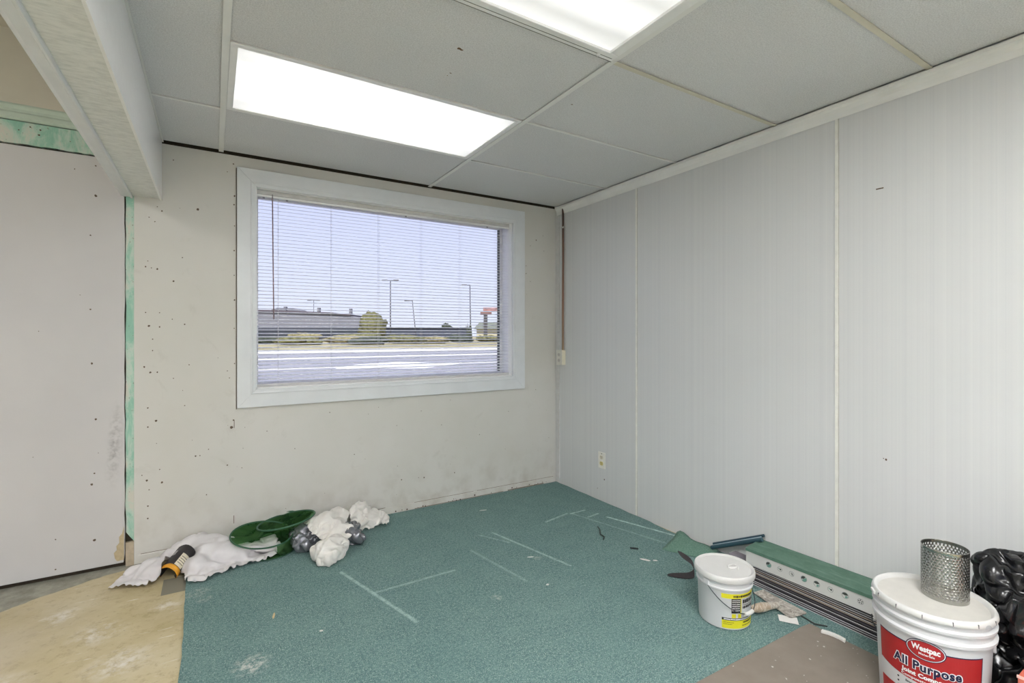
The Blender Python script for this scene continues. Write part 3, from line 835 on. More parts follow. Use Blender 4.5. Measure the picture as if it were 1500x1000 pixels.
# folded over carpet corner by the wall
bm = BM(); N = 12
grid = {}
P00, P10, P01, P11 = Vector((-.262, -1.324, .001)), Vector((-.03, -1.235, .004)), Vector((-.16, -1.53, .001)), Vector((-.012, -1.50, .004))
for i in range(N + 1):
    for j in range(N + 1):
        u, v = i / N, j / N
        p = P00.lerp(P10, u).lerp(P01.lerp(P11, u), v)
        p.z += .010 * math.sin(PI * v) * math.sin(PI * min(1, u * 1.0)) + .004 * noise.noise(Vector((u * 5, v * 5, 1)))
        k = max(0, 1 - math.hypot(u - 1, v - .12) / .24); p.z += .034 * k ** 1.4
        p.x += .006 * noise.noise(Vector((u * 9, v * 9, 7))); p.z = max(p.z, .0012)
        p.x = min(p.x, -.003)
        grid[i, j] = bm.verts.new(p)
for i in range(N):
    for j in range(N): bm.faces.new((grid[i, j], grid[i + 1, j], grid[i + 1, j + 1], grid[i, j + 1]))
o = obj('carpet_flap', bm, (lambda n: (n.bump(n.noise(180, 3), .5, .003), n.fin(n.ramp(n.noise(150, 3, .7), [(.3, lin(78, 114, 100)), (.7, lin(124, 158, 142))]), .95))[1])(NT('green carpet backing')), smooth=True)
m_ = o.modifiers.new('thick', 'SOLIDIFY'); m_.thickness = .004; m_.offset = 1
tag(o, 'torn green carpet flap folded over beside the right wall', 'carpet scrap')

# ---------------------------------------------------------------- fixtures on the right wall
IVORY = plain('ivory plastic', (226, 220, 196), .4, var=.04)
t = thing('conduit', 'brown painted conduit running down the corner to a surface box', 'pipe', (-.010, -.104, 1.062))
bm = BM(); tube(bm, [(0, 0, 0), (0, .001, .3), (.001, -.001, .7), (0, 0, 1.135)], .0085, 12)
obj('pipe', bm, (lambda n: n.fin(n.ramp(n.sep(n.co())[2], [(.0, lin(150, 128, 104)), (.35, lin(146, 112, 94)), (.75, lin(124, 92, 80)), (1.0, lin(82, 60, 52))]), .45))(NT('brown conduit paint')), t, smooth=True, autosmooth=60)
bm = BM(); box(bm, -.012, .009, -.014, .010, .962, .974); lathe(bm, [(0, .960), (.004, .960), (.004, .976), (0, .976)], 10, (-.006, -.020)); obj('clamp', bm, plain('grey clamp', (196, 194, 190), .35, .6), t, bevel=.002)
t = thing('surface_box', 'ivory surface box with an outlet at the end of the conduit', 'outlet', (0, -.092, 1.004))
bm = BM(); box(bm, -.036, 0, -.034, .034, -.058, .058); obj('box_body', bm, IVORY, t, bevel=.003)
bm = BM(); box(bm, -.0395, -.036, -.035, .035, -.059, .059); pl = obj('cover_plate', bm, plain('off white plate', (224, 222, 212), .4), t, bevel=.001)
for z in (.022, -.022):
    bm = BM(); lathe(bm, [(0, 0), (.015, 0), (.015, .0025), (0, .0025)], 20)
    for v in bm.verts: v.co = Vector((-.0395 - v.co.z, v.co.x, z + v.co.y * .85))
    obj('receptacle', bm, plain('grey receptacle face', (196, 192, 184), .4), pl)
t = thing('wall_outlet', 'low white duplex outlet with one yellowed socket on the striped wall', 'outlet', (0, -.548, .287))
bm = BM(); box(bm, -.005, 0, -.036, .036, -.058, .058); obj('cover_plate', bm, plain('white plate', (232, 230, 222), .35), t, bevel=.002)
for z, m in ((.022, plain('cream socket', (214, 208, 190), .4)), (-.022, plain('yellowed socket', (206, 192, 128), .4))):
    bm = BM(); lathe(bm, [(0, 0), (.0165, 0), (.0165, .003), (0, .003)], 24)
    for v in bm.verts: v.co = Vector((-.005 - v.co.z, v.co.x, z + max(-.0135, min(.0135, v.co.y))))
    r_ = obj('socket', bm, m, t)
    bm = BM()
    for y in (-.006, .006): box(bm, -.0085, -.0079, y - .0012, y + .0012, z - .001, z + .008)
    box(bm, -.0085, -.0079, -.002, .002, z - .009, z - .005); obj('slot', bm, DARK, r_)
bm = BM(); lathe(bm, [(0, 0), (.004, 0), (.003, .0015), (0, .0015)], 12)
for v in bm.verts: v.co = Vector((-.005 - v.co.z, v.co.x, .047 + v.co.y))
obj('screw', bm, plain('dark screw', (70, 66, 60), .4, .6), t)

# ---------------------------------------------------------------- carton, bar and strips along the right wall
t = thing('carton', 'long white carton with a green top lying along the right wall', 'box', (0, -1.735, 0))
CW = plain('white card', (212, 212, 208), .5, var=.03, scale=14); L = -.845
zt0, zt1 = .137, .150
bm = BM()
F0 = [(-.131, .060), (-.131, zt0 - .004), (-.007, zt0 + .011), (-.007, .066)]
vsA = [bm.verts.new((x, 0, z)) for x, z in F0]; vsB = [bm.verts.new((x, L, z + .012)) for x, z in F0]
for i in range(4): bm.faces.new((vsA[i], vsA[(i + 1) % 4], vsB[(i + 1) % 4], vsB[i]))
bm.faces.new(vsA[::-1]); bm.faces.new(vsB)
cb = obj('carton_body', bm, CW, t)
bm = BM()
T = [(-.133, zt0 - .014), (-.1315, zt0 - .0035), (-.007, zt0 + .0115), (-.007, zt0 + .014), (-.1325, zt0 - .001), (-.1345, zt0 - .014)]
vsA = [bm.verts.new((x, .001, z)) for x, z in T]; vsB = [bm.verts.new((x, L - .001, z + .012)) for x, z in T]
for i in range(6): bm.faces.new((vsA[i], vsA[(i + 1) % 6], vsB[(i + 1) % 6], vsB[i]))
bm.faces.new(vsA[::-1]); bm.faces.new(vsB)


def m_lid():
    n = NT('scuffed green card'); f = n.noise(1, 5, .7, n.co((60, 9, 60))); g = n.noise(7, 5, .7)
    c = n.ramp(g, [(.3, lin(68, 104, 86)), (.7, lin(98, 130, 114))])
    c = n.mix(n.ramp(f, [(.52, 0.0), (.72, .55)]), c, lin(126, 150, 140))
    return n.fin(c, .42, 0, .4)


obj('green_top', bm, m_lid(), t)
DKI, TEAL_I, GREY_I = plain('dark print', (62, 70, 66), .5), plain('teal print', (112, 160, 146), .5), plain('grey print', (150, 154, 152), .5)
for i, y in enumerate((-.115, -.168, -.222, -.276, -.33, -.385, -.442, -.498)):
    zc = .096 + .012 * (-y / 1.02); r = .0135 if i in (0, 3, 4, 6) else .0115
    bm = BM()

    def disc(bm, r0, r1, a0, a1, dx, mi, cy_=0, cz_=0):
        n = 20; pr = []
        for k in range(n + 1):
            a = a0 + (a1 - a0) * k / n
            pr.append((bm.verts.new((-.131 - dx, y + cy_ + r0 * math.cos(a), zc + cz_ + r0 * math.sin(a))), bm.verts.new((-.131 - dx, y + cy_ + r1 * math.cos(a), zc + cz_ + r1 * math.sin(a)))))
        for p, q in zip(pr, pr[1:]): bm.faces.new((p[0], p[1], q[1], q[0])).material_index = mi
    disc(bm, r - .0018, r, 0, 2 * PI, .0006, 2)
    kind = (0, 1, 2, 0, 3, 1, 3, 4)[i]
    if kind == 0: disc(bm, .0005, r - .002, -.3, 2.2, .0008, 0); disc(bm, .0005, r - .002, 2.4, 5.6, .0008, 1)
    elif kind == 1: disc(bm, .0002, .004, 0, 2 * PI, .0008, 0, -.003); disc(bm, .0002, .0025, 0, 2 * PI, .0008, 1, .004, .002)
    elif kind == 2: disc(bm, .002, .005, .5, 5, .0008, 0); disc(bm, .0002, .003, 0, 6.28, .0008, 2, -.005, -.004)
    elif kind == 3: disc(bm, .0005, r - .002, .2, 2.8, .0008, 0); disc(bm, .003, r - .003, 3.3, 4.8, .0008, 1)
    else:
        for q in range(5): disc(bm, .003, r - .003, q * 1.257, q * 1.257 + .6, .0008, 0)
    obj('printed_icon', bm, [DKI, TEAL_I, GREY_I], cb)
for y in (-.590, -.615):
    bm = BM(); box(bm, -.1314, -.131, y - .002, y - .001, .075, .12); obj('printed_line', bm, GREY_I, cb)

LIPW, LIPB = plain('bright strip edge', (226, 225, 226), .35, .2, var=.03), plain('beige strip edge', (206, 190, 172), .5, .1)
WEB = plain('shaded strip web', (74, 70, 76), .5, .3); LIPD = plain('dull strip edge', (120, 116, 120), .45, .4)  # web darkened to paint in the shade between strips
names = ['lowest', 'second lowest', 'third from the bottom', 'fourth from the bottom', 'fifth from the bottom', 'middle one', 'fifth from the top', 'fourth from the top', 'third from the top', 'second from the top', 'topmost']
for i, nm in enumerate(names):
    z = .0004 + .0053 * i; x1 = -.188 + .0064 * i + random.uniform(-.0012, .0012)
    if i in (3, 6): x1 += .006
    y0 = -1.700 - random.uniform(0, .03); y1 = -2.56
    bm = BM(); prism(bm, [(x1 + .0012, z), (-.02, z), (-.02, z + .0008), (x1 + .0012, z + .0008)], 1, y1, y0)
    o = obj('metal_strip', bm, WEB)
    bm = BM(); box(bm, x1, x1 + .0012, y1, y0, z, z + .0024); e_ = obj('front_edge', bm, LIPB if i in (6, 8) else LIPD if i in (3, 5) else LIPW, o)
    col = 'beige edged' if i in (6, 8) else 'dull edged' if i in (3, 5) else 'bright edged'
    tag(o, f'long thin {col} strip, {nm} of the stack under the white carton', 'metal strip', 'long strips stacked under the carton')

t = thing('bar', 'dark teal bar leaning on the end of the white carton', 'bar', (-.032, -1.476, .024))
d = Vector((.004, -.285, .145)); nrm = Vector((1, 0, 0)); up_ = d.cross(nrm).normalized()
if up_.z < 0: up_ = -up_
bm = BM()
tube(bm, [Vector((-.012, 0, 0)) - up_ * .004, Vector((-.012, 0, 0)) + d - up_ * .004], .0105, 10); obj('lower_rail', bm, plain('dark teal plastic', (46, 78, 88), .35), t, smooth=True, autosmooth=50)
bm = BM(); tube(bm, [Vector((.010, 0, .004)) + up_ * .006, Vector((.010, 0, .004)) + d + up_ * .006], .0075, 10); obj('upper_rail', bm, plain('dark teal plastic upper', (40, 70, 82), .35), t, smooth=True, autosmooth=50)
bm = BM(); ribbon(bm, [Vector((0, -.004, .002)) + up_ * .004, Vector((0, 0, .002)) + d * .97 + up_ * .004], [Vector((.010, 0, 0)) + up_ * .004] * 2, .004); obj('pale_web', bm, plain('pale grey web', (168, 186, 194), .4), t)
bm = BM(); box(bm, -.118, -.060, -1.728, -1.63, 0.0, .066)
o = obj('grey_block', bm, plain('mauve grey plastic', (132, 126, 134), .5), bevel=.004); tag(o, 'small grey plastic block under the teal bar, against the carton end', 'block')

# taping knife, dark stained with old compound
t = thing('taping_knife', 'broad taping knife caked with dried compound in front of the strips', 'tool', (-.30, -1.97, 0))


def m_stain(name, a, b, c_):
    n = NT(name); f = n.noise(34, 5, .75, dist=1.2); c = n.ramp(f, [(.3, lin(*a)), (.5, lin(*b)), (.68, lin(*c_))])
    n.bump(f, .4, .002); return n.fin(c, .6, .1)


bm = BM()
prism(bm, [(.098, .105), (.035, .113), (-.028, -.083), (-.020, -.092), (.070, -.103), (.078, -.096)], 2, .004, .0065)
for v in bm.verts: v.co.z += .010 * max(0, (.05 - v.co.x) * 6)
obj('blade', bm, m_stain('compound caked blade', (104, 94, 88), (178, 170, 160), (228, 224, 216)), t)
bm = BM(); tube(bm, [(.012, -.012, .016), (-.050, -.006, .024)], [.012, .015], 12); obj('ferrule', bm, m_stain('spattered ferrule', (150, 134, 112), (210, 204, 194), (230, 228, 220)), t, smooth=True, autosmooth=60)
bm = BM()
tube(bm, [(-.048, -.006, .024), (-.075, .000, .026), (-.105, .008, .026), (-.130, .020, .024)], [.0155, .019, .018, .012], 12)
obj('handle', bm, m_stain('paint splashed wooden handle', (150, 128, 104), (186, 168, 146), (222, 214, 202)), t, smooth=True, autosmooth=60)

# ---------------------------------------------------------------- brown board and scraps
bm = BM()
pts = [(-.293, -2.118), (-.35, -2.112), (-.9, -2.098), (-1.5, -2.085), (-1.5, -2.725), (-.290, -2.725), (-.2915, -2.5), (-.293, -2.2)]
prism(bm, pts, 2, 0.0, .006)
BRN = NT('brown hardboard')
f = BRN.noise(5, 5, .6); c = BRN.ramp(f, [(.3, lin(126, 116, 106)), (.7, lin(144, 134, 124))])
c = BRN.mix(BRN.ramp(BRN.noise(55, 2, .4), [(.725, 0.0), (.75, .9)]), c, lin(206, 200, 192))
BRN.fin(c, .55, 0, .3)
o = obj('hardboard_sheet', bm, BRN.m, bevel=.001); tag(o, 'flat brown hardboard sheet on the carpet under the big white pail', 'board')
bm = BM(); prism(bm, [(-.375, -2.040), (-.335, -2.010), (-.295, -2.068), (-.335, -2.098)], 2, .002, .0028)
for v in bm.verts: v.co.z += .010 * max(0, (v.co.x + .345) * 12) ** 2 * .6
PAPER = plain('white paper', (236, 234, 230), .6, var=.02)
o = obj('paper_scrap', bm, PAPER); tag(o, 'squarish white paper scrap between the taping knife and the brown board', 'paper scrap', 'pale scraps on the carpet')
bm = BM()
cv = [(-.318, -2.175), (-.308, -2.195), (-.303, -2.215), (-.302, -2.235), (-.306, -2.256)]
ribbon(bm, [(x, y, .012) for x, y in cv], [(.0085, .002, 0)] * 5, .010)
o = obj('plastic_offcut', bm, PAPER, bevel=.002); tag(o, 'curved white plastic offcut on the edge of the brown board', 'offcut', 'pale scraps on the carpet')
bm = BM(); ribbon(bm, [(-.250, -2.165, .004), (-.28, -2.13, .006), (-.268, -2.085, .005), (-.262, -2.06, .004)], [(.003, .001, 0)] * 4, .003)
o = obj('wire', bm, plain('dark wire', (54, 60, 58), .6)); tag(o, 'thin dark wire along the tip of the brown board', 'wire')
for (x, y, lx, ly, a, rgb, nm, lab, cat) in (
        (-.434, -1.362, .055, .012, -.5, (226, 224, 220), 'paper_sliver', 'pointed white paper sliver left of the black strap', 'paper scrap'),
        (-.395, -1.395, .024, .007, -.2, (222, 220, 216), 'paper_sliver', 'short white paper sliver just right of the pointed one', 'paper scrap'),
        (-2.151, -.905, .009, .045, .35, (206, 184, 140), 'wood_chip', 'small pale wood chip on the carpet at the left', 'chip'),
        (-.93, -1.02, .035, .010, .1, (206, 214, 210), 'plaster_flake', 'white plaster flake in the middle of the carpet', 'flake'),
        (-1.02, -1.30, .016, .010, .4, (214, 218, 214), 'plaster_flake', 'white plaster flake lying nearest in front of the small pail', 'flake'),
        (-.82, -.28, .05, .010, .3, (196, 206, 200), 'plaster_flake', 'white plaster flake close to the window wall', 'flake'),
        (-2.00, -1.12, .014, .008, .2, (222, 222, 216), 'plaster_flake', 'small white plaster flake right of the dusty spot', 'flake'),
        (-2.88, -.93, .034, .008, .35, (226, 220, 200), 'plaster_flake', 'pale splinter on the tan floor at the lower left', 'flake')):
    bm = BM(); hx, hy = lx / 2, ly / 2
    pts = [(-hx, -hy * .3), (-hx * .4, -hy), (hx * .7, -hy * .8), (hx, hy * .2), (hx * .3, hy), (-hx * .6, hy * .7)]
    zb = .0005 if y > -9 and x > -2.47 else -.0075
    prism(bm, pts, 2, 0, .003)
    o = obj(nm, bm, plain('scrap ' + lab[:12], rgb, .7, var=.04)); o.location = (x, y, zb); o.rotation_euler.z = a - YAW
    tag(o, lab, cat, 'small scraps on the floor')
bm = BM(); tube(bm, [(-.352, -.90, .004), (-.385, -.955, .012), (-.42, -1.00, .006), (-.432, -1.045, .010), (-.452, -1.062, .004)], [.003, .0035, .0045, .004, .003], 6)
o = obj('stick', bm, plain('dark green black stick', (54, 66, 60), .8)); tag(o, 'short dark stick on the carpet near the chalk lines', 'stick')
bm = BM(); tube(bm, [(-.40, -1.22, .003), (-.385, -1.245, .006), (-.37, -1.25, .003)], .005, 6)
o = obj('dark_crumb', bm, plain('dark crumb', (44, 54, 54), .9)); tag(o, 'dark crumb on the carpet below the carpet flap', 'crumb')

# black strap left of the small pail
t = thing('strap', 'crumpled black webbing strap on the carpet left of the small pail', 'strap', (-.37, -1.57, 0))
bm = BM()
P = [(-.098, .036, .004), (-.075, .015, .006), (-.045, -.012, .006), (-.01, -.035, .006), (.018, -.038, .012), (.034, -.02, .034), (.042, .004, .052), (.034, .03, .060), (.026, .052, .070), (.018, .068, .082)]
Wd = [(.004, .004, .001), (.014, .016, .002), (.018, .020, .003), (.018, .022, .003), (.018, .016, .010), (.014, .012, .014), (.006, .012, .013), (.010, .014, .012), (.012, .010, .008), (.003, .004, .001)]
ribbon(bm, P, Wd, .003); o = obj('webbing', bm, plain('black webbing', (48, 44, 46), .7, var=.2, scale=120), t, smooth=True, autosmooth=50)
m_ = o.modifiers.new('s', 'SUBSURF'); m_.levels = m_.render_levels = 2

# ---------------------------------------------------------------- pails
PLW = plain('white pail plastic', (212, 212, 213), .35, var=.02, scale=10)
LIDW = plain('white lid plastic', (212, 211, 208), .4, var=.03, scale=14)
WIRE = plain('galvanised wire', (92, 94, 98), .35, .8)
SLOT = plain('dark slot', (92, 92, 94), .7)


def swept_ring_boxes(bm, r0, r1, z0, z1, angs, w):
    for a in angs:
        c, s = math.cos(a), math.sin(a)
        vs = box(bm, r0, r1, -w / 2, w / 2, z0, z1)
        for v in vs: v.co = Vector((v.co.x * c - v.co.y * s, v.co.x * s + v.co.y * c, v.co.z))


# big pail
RB = lambda z: .1285 + .0135 * min(1, max(0, z / .31))
bp = thing('pail', 'big white plastic pail with a red and white label at the right', 'pail', (-.44, -2.56, .006), 0)
bm = BM()
lathe(bm, [(0, .004), (RB(0) - .006, .003), (RB(0) - .001, .006), (RB(.01), .012), (RB(.15), .15), (RB(.27), .276), (.1425, .275), (.1500, .2785), (.1508, .287), (.1425, .291), (.1420, .309), (.1500, .3125), (.1508, .320), (.1425, .324), (.1420, .345), (.140, .345), (.137, .30), (0, .30)], 96)
body = obj('pail_body', bm, PLW, bp, smooth=True, autosmooth=40)
bm = BM()
lathe(bm, [(.1435, .340), (.1512, .3405), (.1525, .3440), (.1510, .3510), (.1485, .3562), (.1455, .3585), (.1425, .3580), (.1390, .3530), (.1365, .3490), (.1350, .3465)], 96)
lid = obj('lid', bm, LIDW, bp, smooth=True, autosmooth=50)
bm = BM(); lathe(bm, [(.1352, .3465), (.1335, .3460), (.10, .3466), (.05, .3470), (0, .3470), (0, .344), (.1352, .344)], 96)
obj('lid_panel', bm, plain('shaded lid panel', (202, 199, 192), .5, var=.05, scale=22), lid, smooth=True, autosmooth=50)  # recess shade put into the panel colour; same plastic as the lid
bm = BM(); bm.free()
for a in (140, 165, 190, 216, 240, 266, 292):
    bm = BM(); swept_ring_boxes(bm, .1490, .1526, .3425, .3535, [math.radians(a)], .0020); obj('lid_slot', bm, SLOT, lid)
bm = BM(); wrap_patch(bm, lambda z: .1530 - (z - .344) * .2, math.radians(247), math.radians(257), lambda u: .3405, lambda u: .341 + .009 * math.sin(PI * u) ** .5, .0, n=8)
obj('tear_tab', bm, plain('grey tear tab', (176, 176, 178), .5), lid)
bm = BM(); swept_ring_boxes(bm, .147, .157, .339, .350, [math.radians(128)], .03)
obj('lid_ear', bm, LIDW, lid, bevel=.003)
RED = plain('red label ink', (172, 36, 38), .45, var=.04); NAVY = plain('navy label ink', (28, 26, 62), .45); WINK = plain('white label ink', (238, 238, 238), .45, var=.01); BLK = plain('black label ink', (24, 24, 28), .45)
rad = math.radians
T0, T1 = rad(135.5), rad(251)
bm = BM()
lowz = lambda u: .152 - .014 * math.sin(PI * min(1, max(0, u)))
wrap_patch(bm, RB, T0, T1, lowz, .246, .0006)
lb = obj('label', bm, RED, body)
bm = BM(); wrap_patch(bm, RB, T0, T1, .2455, .2490, .0008); wrap_patch(bm, RB, T0, T0 + .010, .150, .249, .0010, n=2); wrap_patch(bm, RB, T1 - .016, T1, .148, .249, .0010, n=2)
obj('label_border', bm, NAVY, body)
bm = BM(); wrap_patch(bm, RB, T0 + .01, T1 - .02, .02, lambda u: .098 + .0 * u, .0006)
obj('lower_label_band', bm, RED, body)
ov_t = rad(192.3)
for hw, hh, off, m, nm in ((.0470, .0305, .0014, NAVY, 'oval_border'), (.0445, .0282, .0018, WINK, 'oval_ring'), (.0425, .0264, .0022, NAVY, 'oval_inner_line'), (.0412, .0252, .0026, RED, 'oval')):
    bm = BM(); wrap_oval(bm, RB, ov_t, .2445, hw, hh, off); obj(nm, bm, m, body)
obj('lettering', wrap_text('Westpac', .0235, RB, ov_t, .249, .0032, .0010, 1.02, .066), WINK, body)
obj('lettering', wrap_text('Materials', .0085, RB, ov_t + .02, .2325, .0032, .0003, 1.1, .036), WINK, body)
AP = rad(192.5); apw = .162
obj('lettering_outline', wrap_text('All Purpose', .0360, RB, AP, .190, .0014, .0034, 1.10, apw + .007), WINK, body)
obj('lettering', wrap_text('All Purpose', .0360, RB, AP, .190, .0024, .0012, 1.10, apw), NAVY, body)
obj('lettering', wrap_text('Joint Compound', .0170, RB, AP + .02, .1625, .0014, .0008, 1.05, .125), WINK, body)
obj('lettering', wrap_text('Compuesto para Juntas', .0110, RB, AP + .02, .1475, .0014, .0003, 1.05, .125), WINK, body)
for k, s_ in enumerate(('Smooth working', 'Low shrinkage', 'Easy sanding')):
    obj('lettering', wrap_text(s_, .0095, RB, rad(186), .129 - .0135 * k, .0012, .0004, 1.05), BLK, body)
    bm = BM(); wrap_oval(bm, RB, rad(163), .129 - .0135 * k, .0028, .0028, .0012); obj('bullet_point', bm, BLK, body)
bm = BM()
A = Vector((.151 * math.cos(rad(292)), .151 * math.sin(rad(292)), .245)); B = Vector((.151 * math.cos(rad(112)), .151 * math.sin(rad(112)), .245))
mid = (A + B) / 2; side = Vector((math.cos(rad(22)), math.sin(rad(22)), 0))
hp = [mid + (A - mid) * math.cos(PI * k / 24) * (1 + .06 * math.sin(PI * k / 24)) + (side * .150 + Vector((0, 0, -.16))) * math.sin(PI * k / 24) for k in range(25)]
tube(bm, hp, .0022, 8); obj('handle', bm, WIRE, bp, smooth=True)
for a in (292, 112):
    bm = BM(); swept_ring_boxes(bm, .138, .1465, .234, .256, [rad(a)], .022); obj('handle_ear', bm, PLW, bp, bevel=.003)

# perforated steel sleeve on the lid
t = thing('perforated_cylinder', 'perforated shiny steel cylinder standing on the lid of the big pail', 'cylinder', (-.387, -2.577, .3535))
STEEL = plain('polished stainless steel', (172, 172, 167), .2, 1.0, var=.04, scale=8)
bm = BM(); Rc, Hc = .0585, .157; NA, NR = 38, 16; cw = 2 * PI / NA; z0, z1 = .010, .148; ch = (z1 - z0) / NR


def cyl_pt(a, z): return bm.verts.new((Rc * math.cos(a), Rc * math.sin(a), z))


for j in range(NR):
    for i in range(NA):
        ac = (i + .5 * (j % 2)) * cw; zc = z0 + (j + .5) * ch; hr = .0031
        outer = []; inner = []
        for k in range(8):
            q = 2 * PI * (k + .5) / 8
            ox, oz = math.cos(q), math.sin(q); s = max(abs(ox), abs(oz)); ox /= s; oz /= s
            outer.append(cyl_pt(ac + ox * cw / 2, zc + oz * ch / 2)); inner.append(cyl_pt(ac + math.cos(q) * hr / Rc, zc + math.sin(q) * hr))
        # square corners
        for k in range(8): bm.faces.new((outer[k], outer[(k + 1) % 8], inner[(k + 1) % 8], inner[k]))
        for sx, sz, k in ((1, 1, 0), (-1, 1, 2), (-1, -1, 4), (1, -1, 6)):
            c_ = cyl_pt(ac + sx * cw / 2, zc + sz * ch / 2); bm.faces.new((outer[k], c_, outer[(k + 1) % 8]))
for a0, a1 in ((0, z0), (z1, Hc)):
    ring0 = [cyl_pt(i * cw / 2, a0) for i in range(NA * 2)]; ring1 = [cyl_pt(i * cw / 2, a1) for i in range(NA * 2)]
    for i in range(NA * 2): bm.faces.new((ring0[i], ring0[(i + 1) % (NA * 2)], ring1[(i + 1) % (NA * 2)], ring1[i]))
bmesh.ops.remove_doubles(bm, verts=bm.verts[:], dist=.00015)
o = obj('perforated_wall', bm, STEEL, t, smooth=True)
m_ = o.modifiers.new('thick', 'SOLIDIFY'); m_.thickness = .0010; m_.offset = 0
m_ = o.modifiers.new('wn', 'WEIGHTED_NORMAL'); m_.weight = 100
bm = BM(); tube(bm, [(Rc * math.cos(a), Rc * math.sin(a), Hc) for a in [2 * PI * k / 64 for k in range(64)]], .0011, 6, closed=True); obj('rim', bm, STEEL, t, smooth=True)

# small pail
RS = lambda z: .0995 + .005 * min(1, max(0, z / .17))
sp_ = thing('pail', 'small white plastic pail with a yellow label and wire handle', 'pail', (-.54, -1.90, 0.0), 0)
bm = BM()
lathe(bm, [(0, .003), (.095, .002), (.0985, .004), (RS(.01), .012), (RS(.15), .155), (.1060, .159), (.1095, .161), (.1097, .166), (.1062, .169), (.1060, .180), (.1105, .183), (.1108, .188), (.1065, .191), (.1065, .205), (.103, .205), (.100, .18), (0, .18)], 80)
sb = obj('pail_body', bm, PLW, sp_, smooth=True, autosmooth=40)
bm = BM(); lathe(bm, [(.1085, .192), (.1165, .1925), (.1180, .198), (.1180, .207), (.1165, .2145), (.1130, .2175), (.1090, .2165), (.1045, .2135), (.1030, .2115), (0, .2125)], 80)
slid = obj('lid', bm, LIDW, sp_, smooth=True, autosmooth=50)
bm = BM(); tube(bm, [(.022 * math.cos(a), .014 * math.sin(a) + .0, .2128 + .0015) for a in [2 * PI * k / 30 for k in range(26)]] + [(.015, -.018, .2135), (-.006, -.030, .213)], .0030, 8)
for v in bm.verts: v.co.x += .025; v.co.y -= .020
obj('moulded_swirl', bm, LIDW, slid, smooth=True)
YEL = plain('yellow label ink', (226, 218, 40), .5, var=.03)
bm = BM(); wrap_patch(bm, RS, rad(209), rad(296), lambda u: .130 + .002 * u, lambda u: .149, .0006); yl = obj('label', bm, YEL, sb)
bm = BM(); wrap_patch(bm, RS, rad(210), rad(296), .010, .050, .0006); obj('lower_label_band', bm, YEL, sb)
bm = BM(); wrap_patch(bm, RS, rad(210), rad(296), .042, .052, .0010); obj('label_bar', bm, BLK, sb)
bm = BM(); wrap_patch(bm, RS, rad(230), rad(250.5), .072, .130, .0008); obj('label_block', bm, BLK, sb)
bm = BM(); wrap_patch(bm, RS, rad(250.8), rad(252.6), .052, .132, .0008, n=2); obj('label_stripe', bm, YEL, sb)
bm = BM(); wrap_patch(bm, RS, rad(231), rad(240), .053, .069, .0008, n=3); wrap_patch(bm, RS, rad(245), rad(252), .053, .069, .0008, n=3); obj('label_flash', bm, YEL, sb)
# legible only as rows of marks in the photograph: short bars stand for the unreadable lines
rnd = random.Random(4)


def marks(t0, t1, z, h, m, off=.0013, wmin=.010, wmax=.03, gap=.008):
    bm = BM(); a = t0
    while a < t1 - .008:
        w = min(rnd.uniform(wmin, wmax), t1 - a); wrap_patch(bm, RS, a, a + w, z - h / 2 * rnd.uniform(.7, 1), z + h / 2 * rnd.uniform(.7, 1.0), off, n=1); a += w + gap
    obj('print_mark', bm, m, sb)


marks(rad(234), rad(290), .1395, .009, BLK, wmin=.03, wmax=.07, gap=.014)
for z in (.124, .1165, .108, .1, .0915, .083): marks(rad(231.5), rad(249), z, .0042, WINK)
marks(rad(256), rad(292), .118, .016, BLK, wmin=.02, wmax=.09, gap=.02); marks(rad(256), rad(290), .104, .003, BLK); marks(rad(256), rad(290), .094, .011, BLK, wmin=.03, wmax=.06, gap=.015)
marks(rad(214), rad(292), .047, .0060, WINK, wmin=.02, wmax=.045, gap=.01)
marks(rad(213), rad(236), .034, .003, plain('olive print', (120, 116, 40), .5)); marks(rad(213), rad(232), .027, .003, plain('olive print', (120, 116, 40), .5))
marks(rad(258), rad(290), .034, .007, BLK, wmin=.02, wmax=.04); marks(rad(256), rad(292), .022, .004, BLK)
A = Vector((.111 * math.cos(rad(177)), .111 * math.sin(rad(177)), .173)); B = Vector((.111 * math.cos(rad(357)), .111 * math.sin(rad(357)), .173))
side = Vector((math.cos(rad(267)), math.sin(rad(267)), 0)); mid = (A + B) / 2
hp = [mid + (A - mid) * math.cos(PI * k / 30) * (1 + .04 * math.sin(PI * k / 30)) + (side * .116 + Vector((0, 0, -.10))) * math.sin(PI * k / 30) for k in range(31)]
bm = BM(); tube(bm, hp, .0016, 8); hd = obj('handle', bm, plain('dark wire', (62, 70, 74), .4, .6), sp_, smooth=True)
bm = BM(); tube(bm, hp[13:18], .0075, 12); obj('grip', bm, plain('white grip', (228, 226, 220), .4), hd, smooth=True, autosmooth=50)
for a in (177, 357):
    bm = BM(); swept_ring_boxes(bm, .104, .1125, .163, .186, [rad(a)], .024); obj('handle_ear', bm, PLW, sp_, bevel=.003)

# salmon box in front of the black bag
bm = BM(); box(bm, -.489, -.378, -3.12, -2.764, 0.0, .25)
o = obj('box_body', bm, plain('salmon red board', (214, 112, 92), .5, var=.04), bevel=.002)
t = thing('salmon_box', 'salmon red box at the lower right corner beside the black bag', 'box', (-.433, -2.94, 0)); o.parent = t; o.matrix_parent_inverse = Matrix.Translation((.433, 2.94, 0))
bm = BM(); box(bm, -.4905, -.487, -3.12, -2.7625, .244, .2515); o = obj('pale_edge', bm, plain('pale pink edge', (240, 190, 182), .5), t); o.matrix_parent_inverse = Matrix.Translation((.433, 2.94, 0))

# ---------------------------------------------------------------- cloth heaps and bags


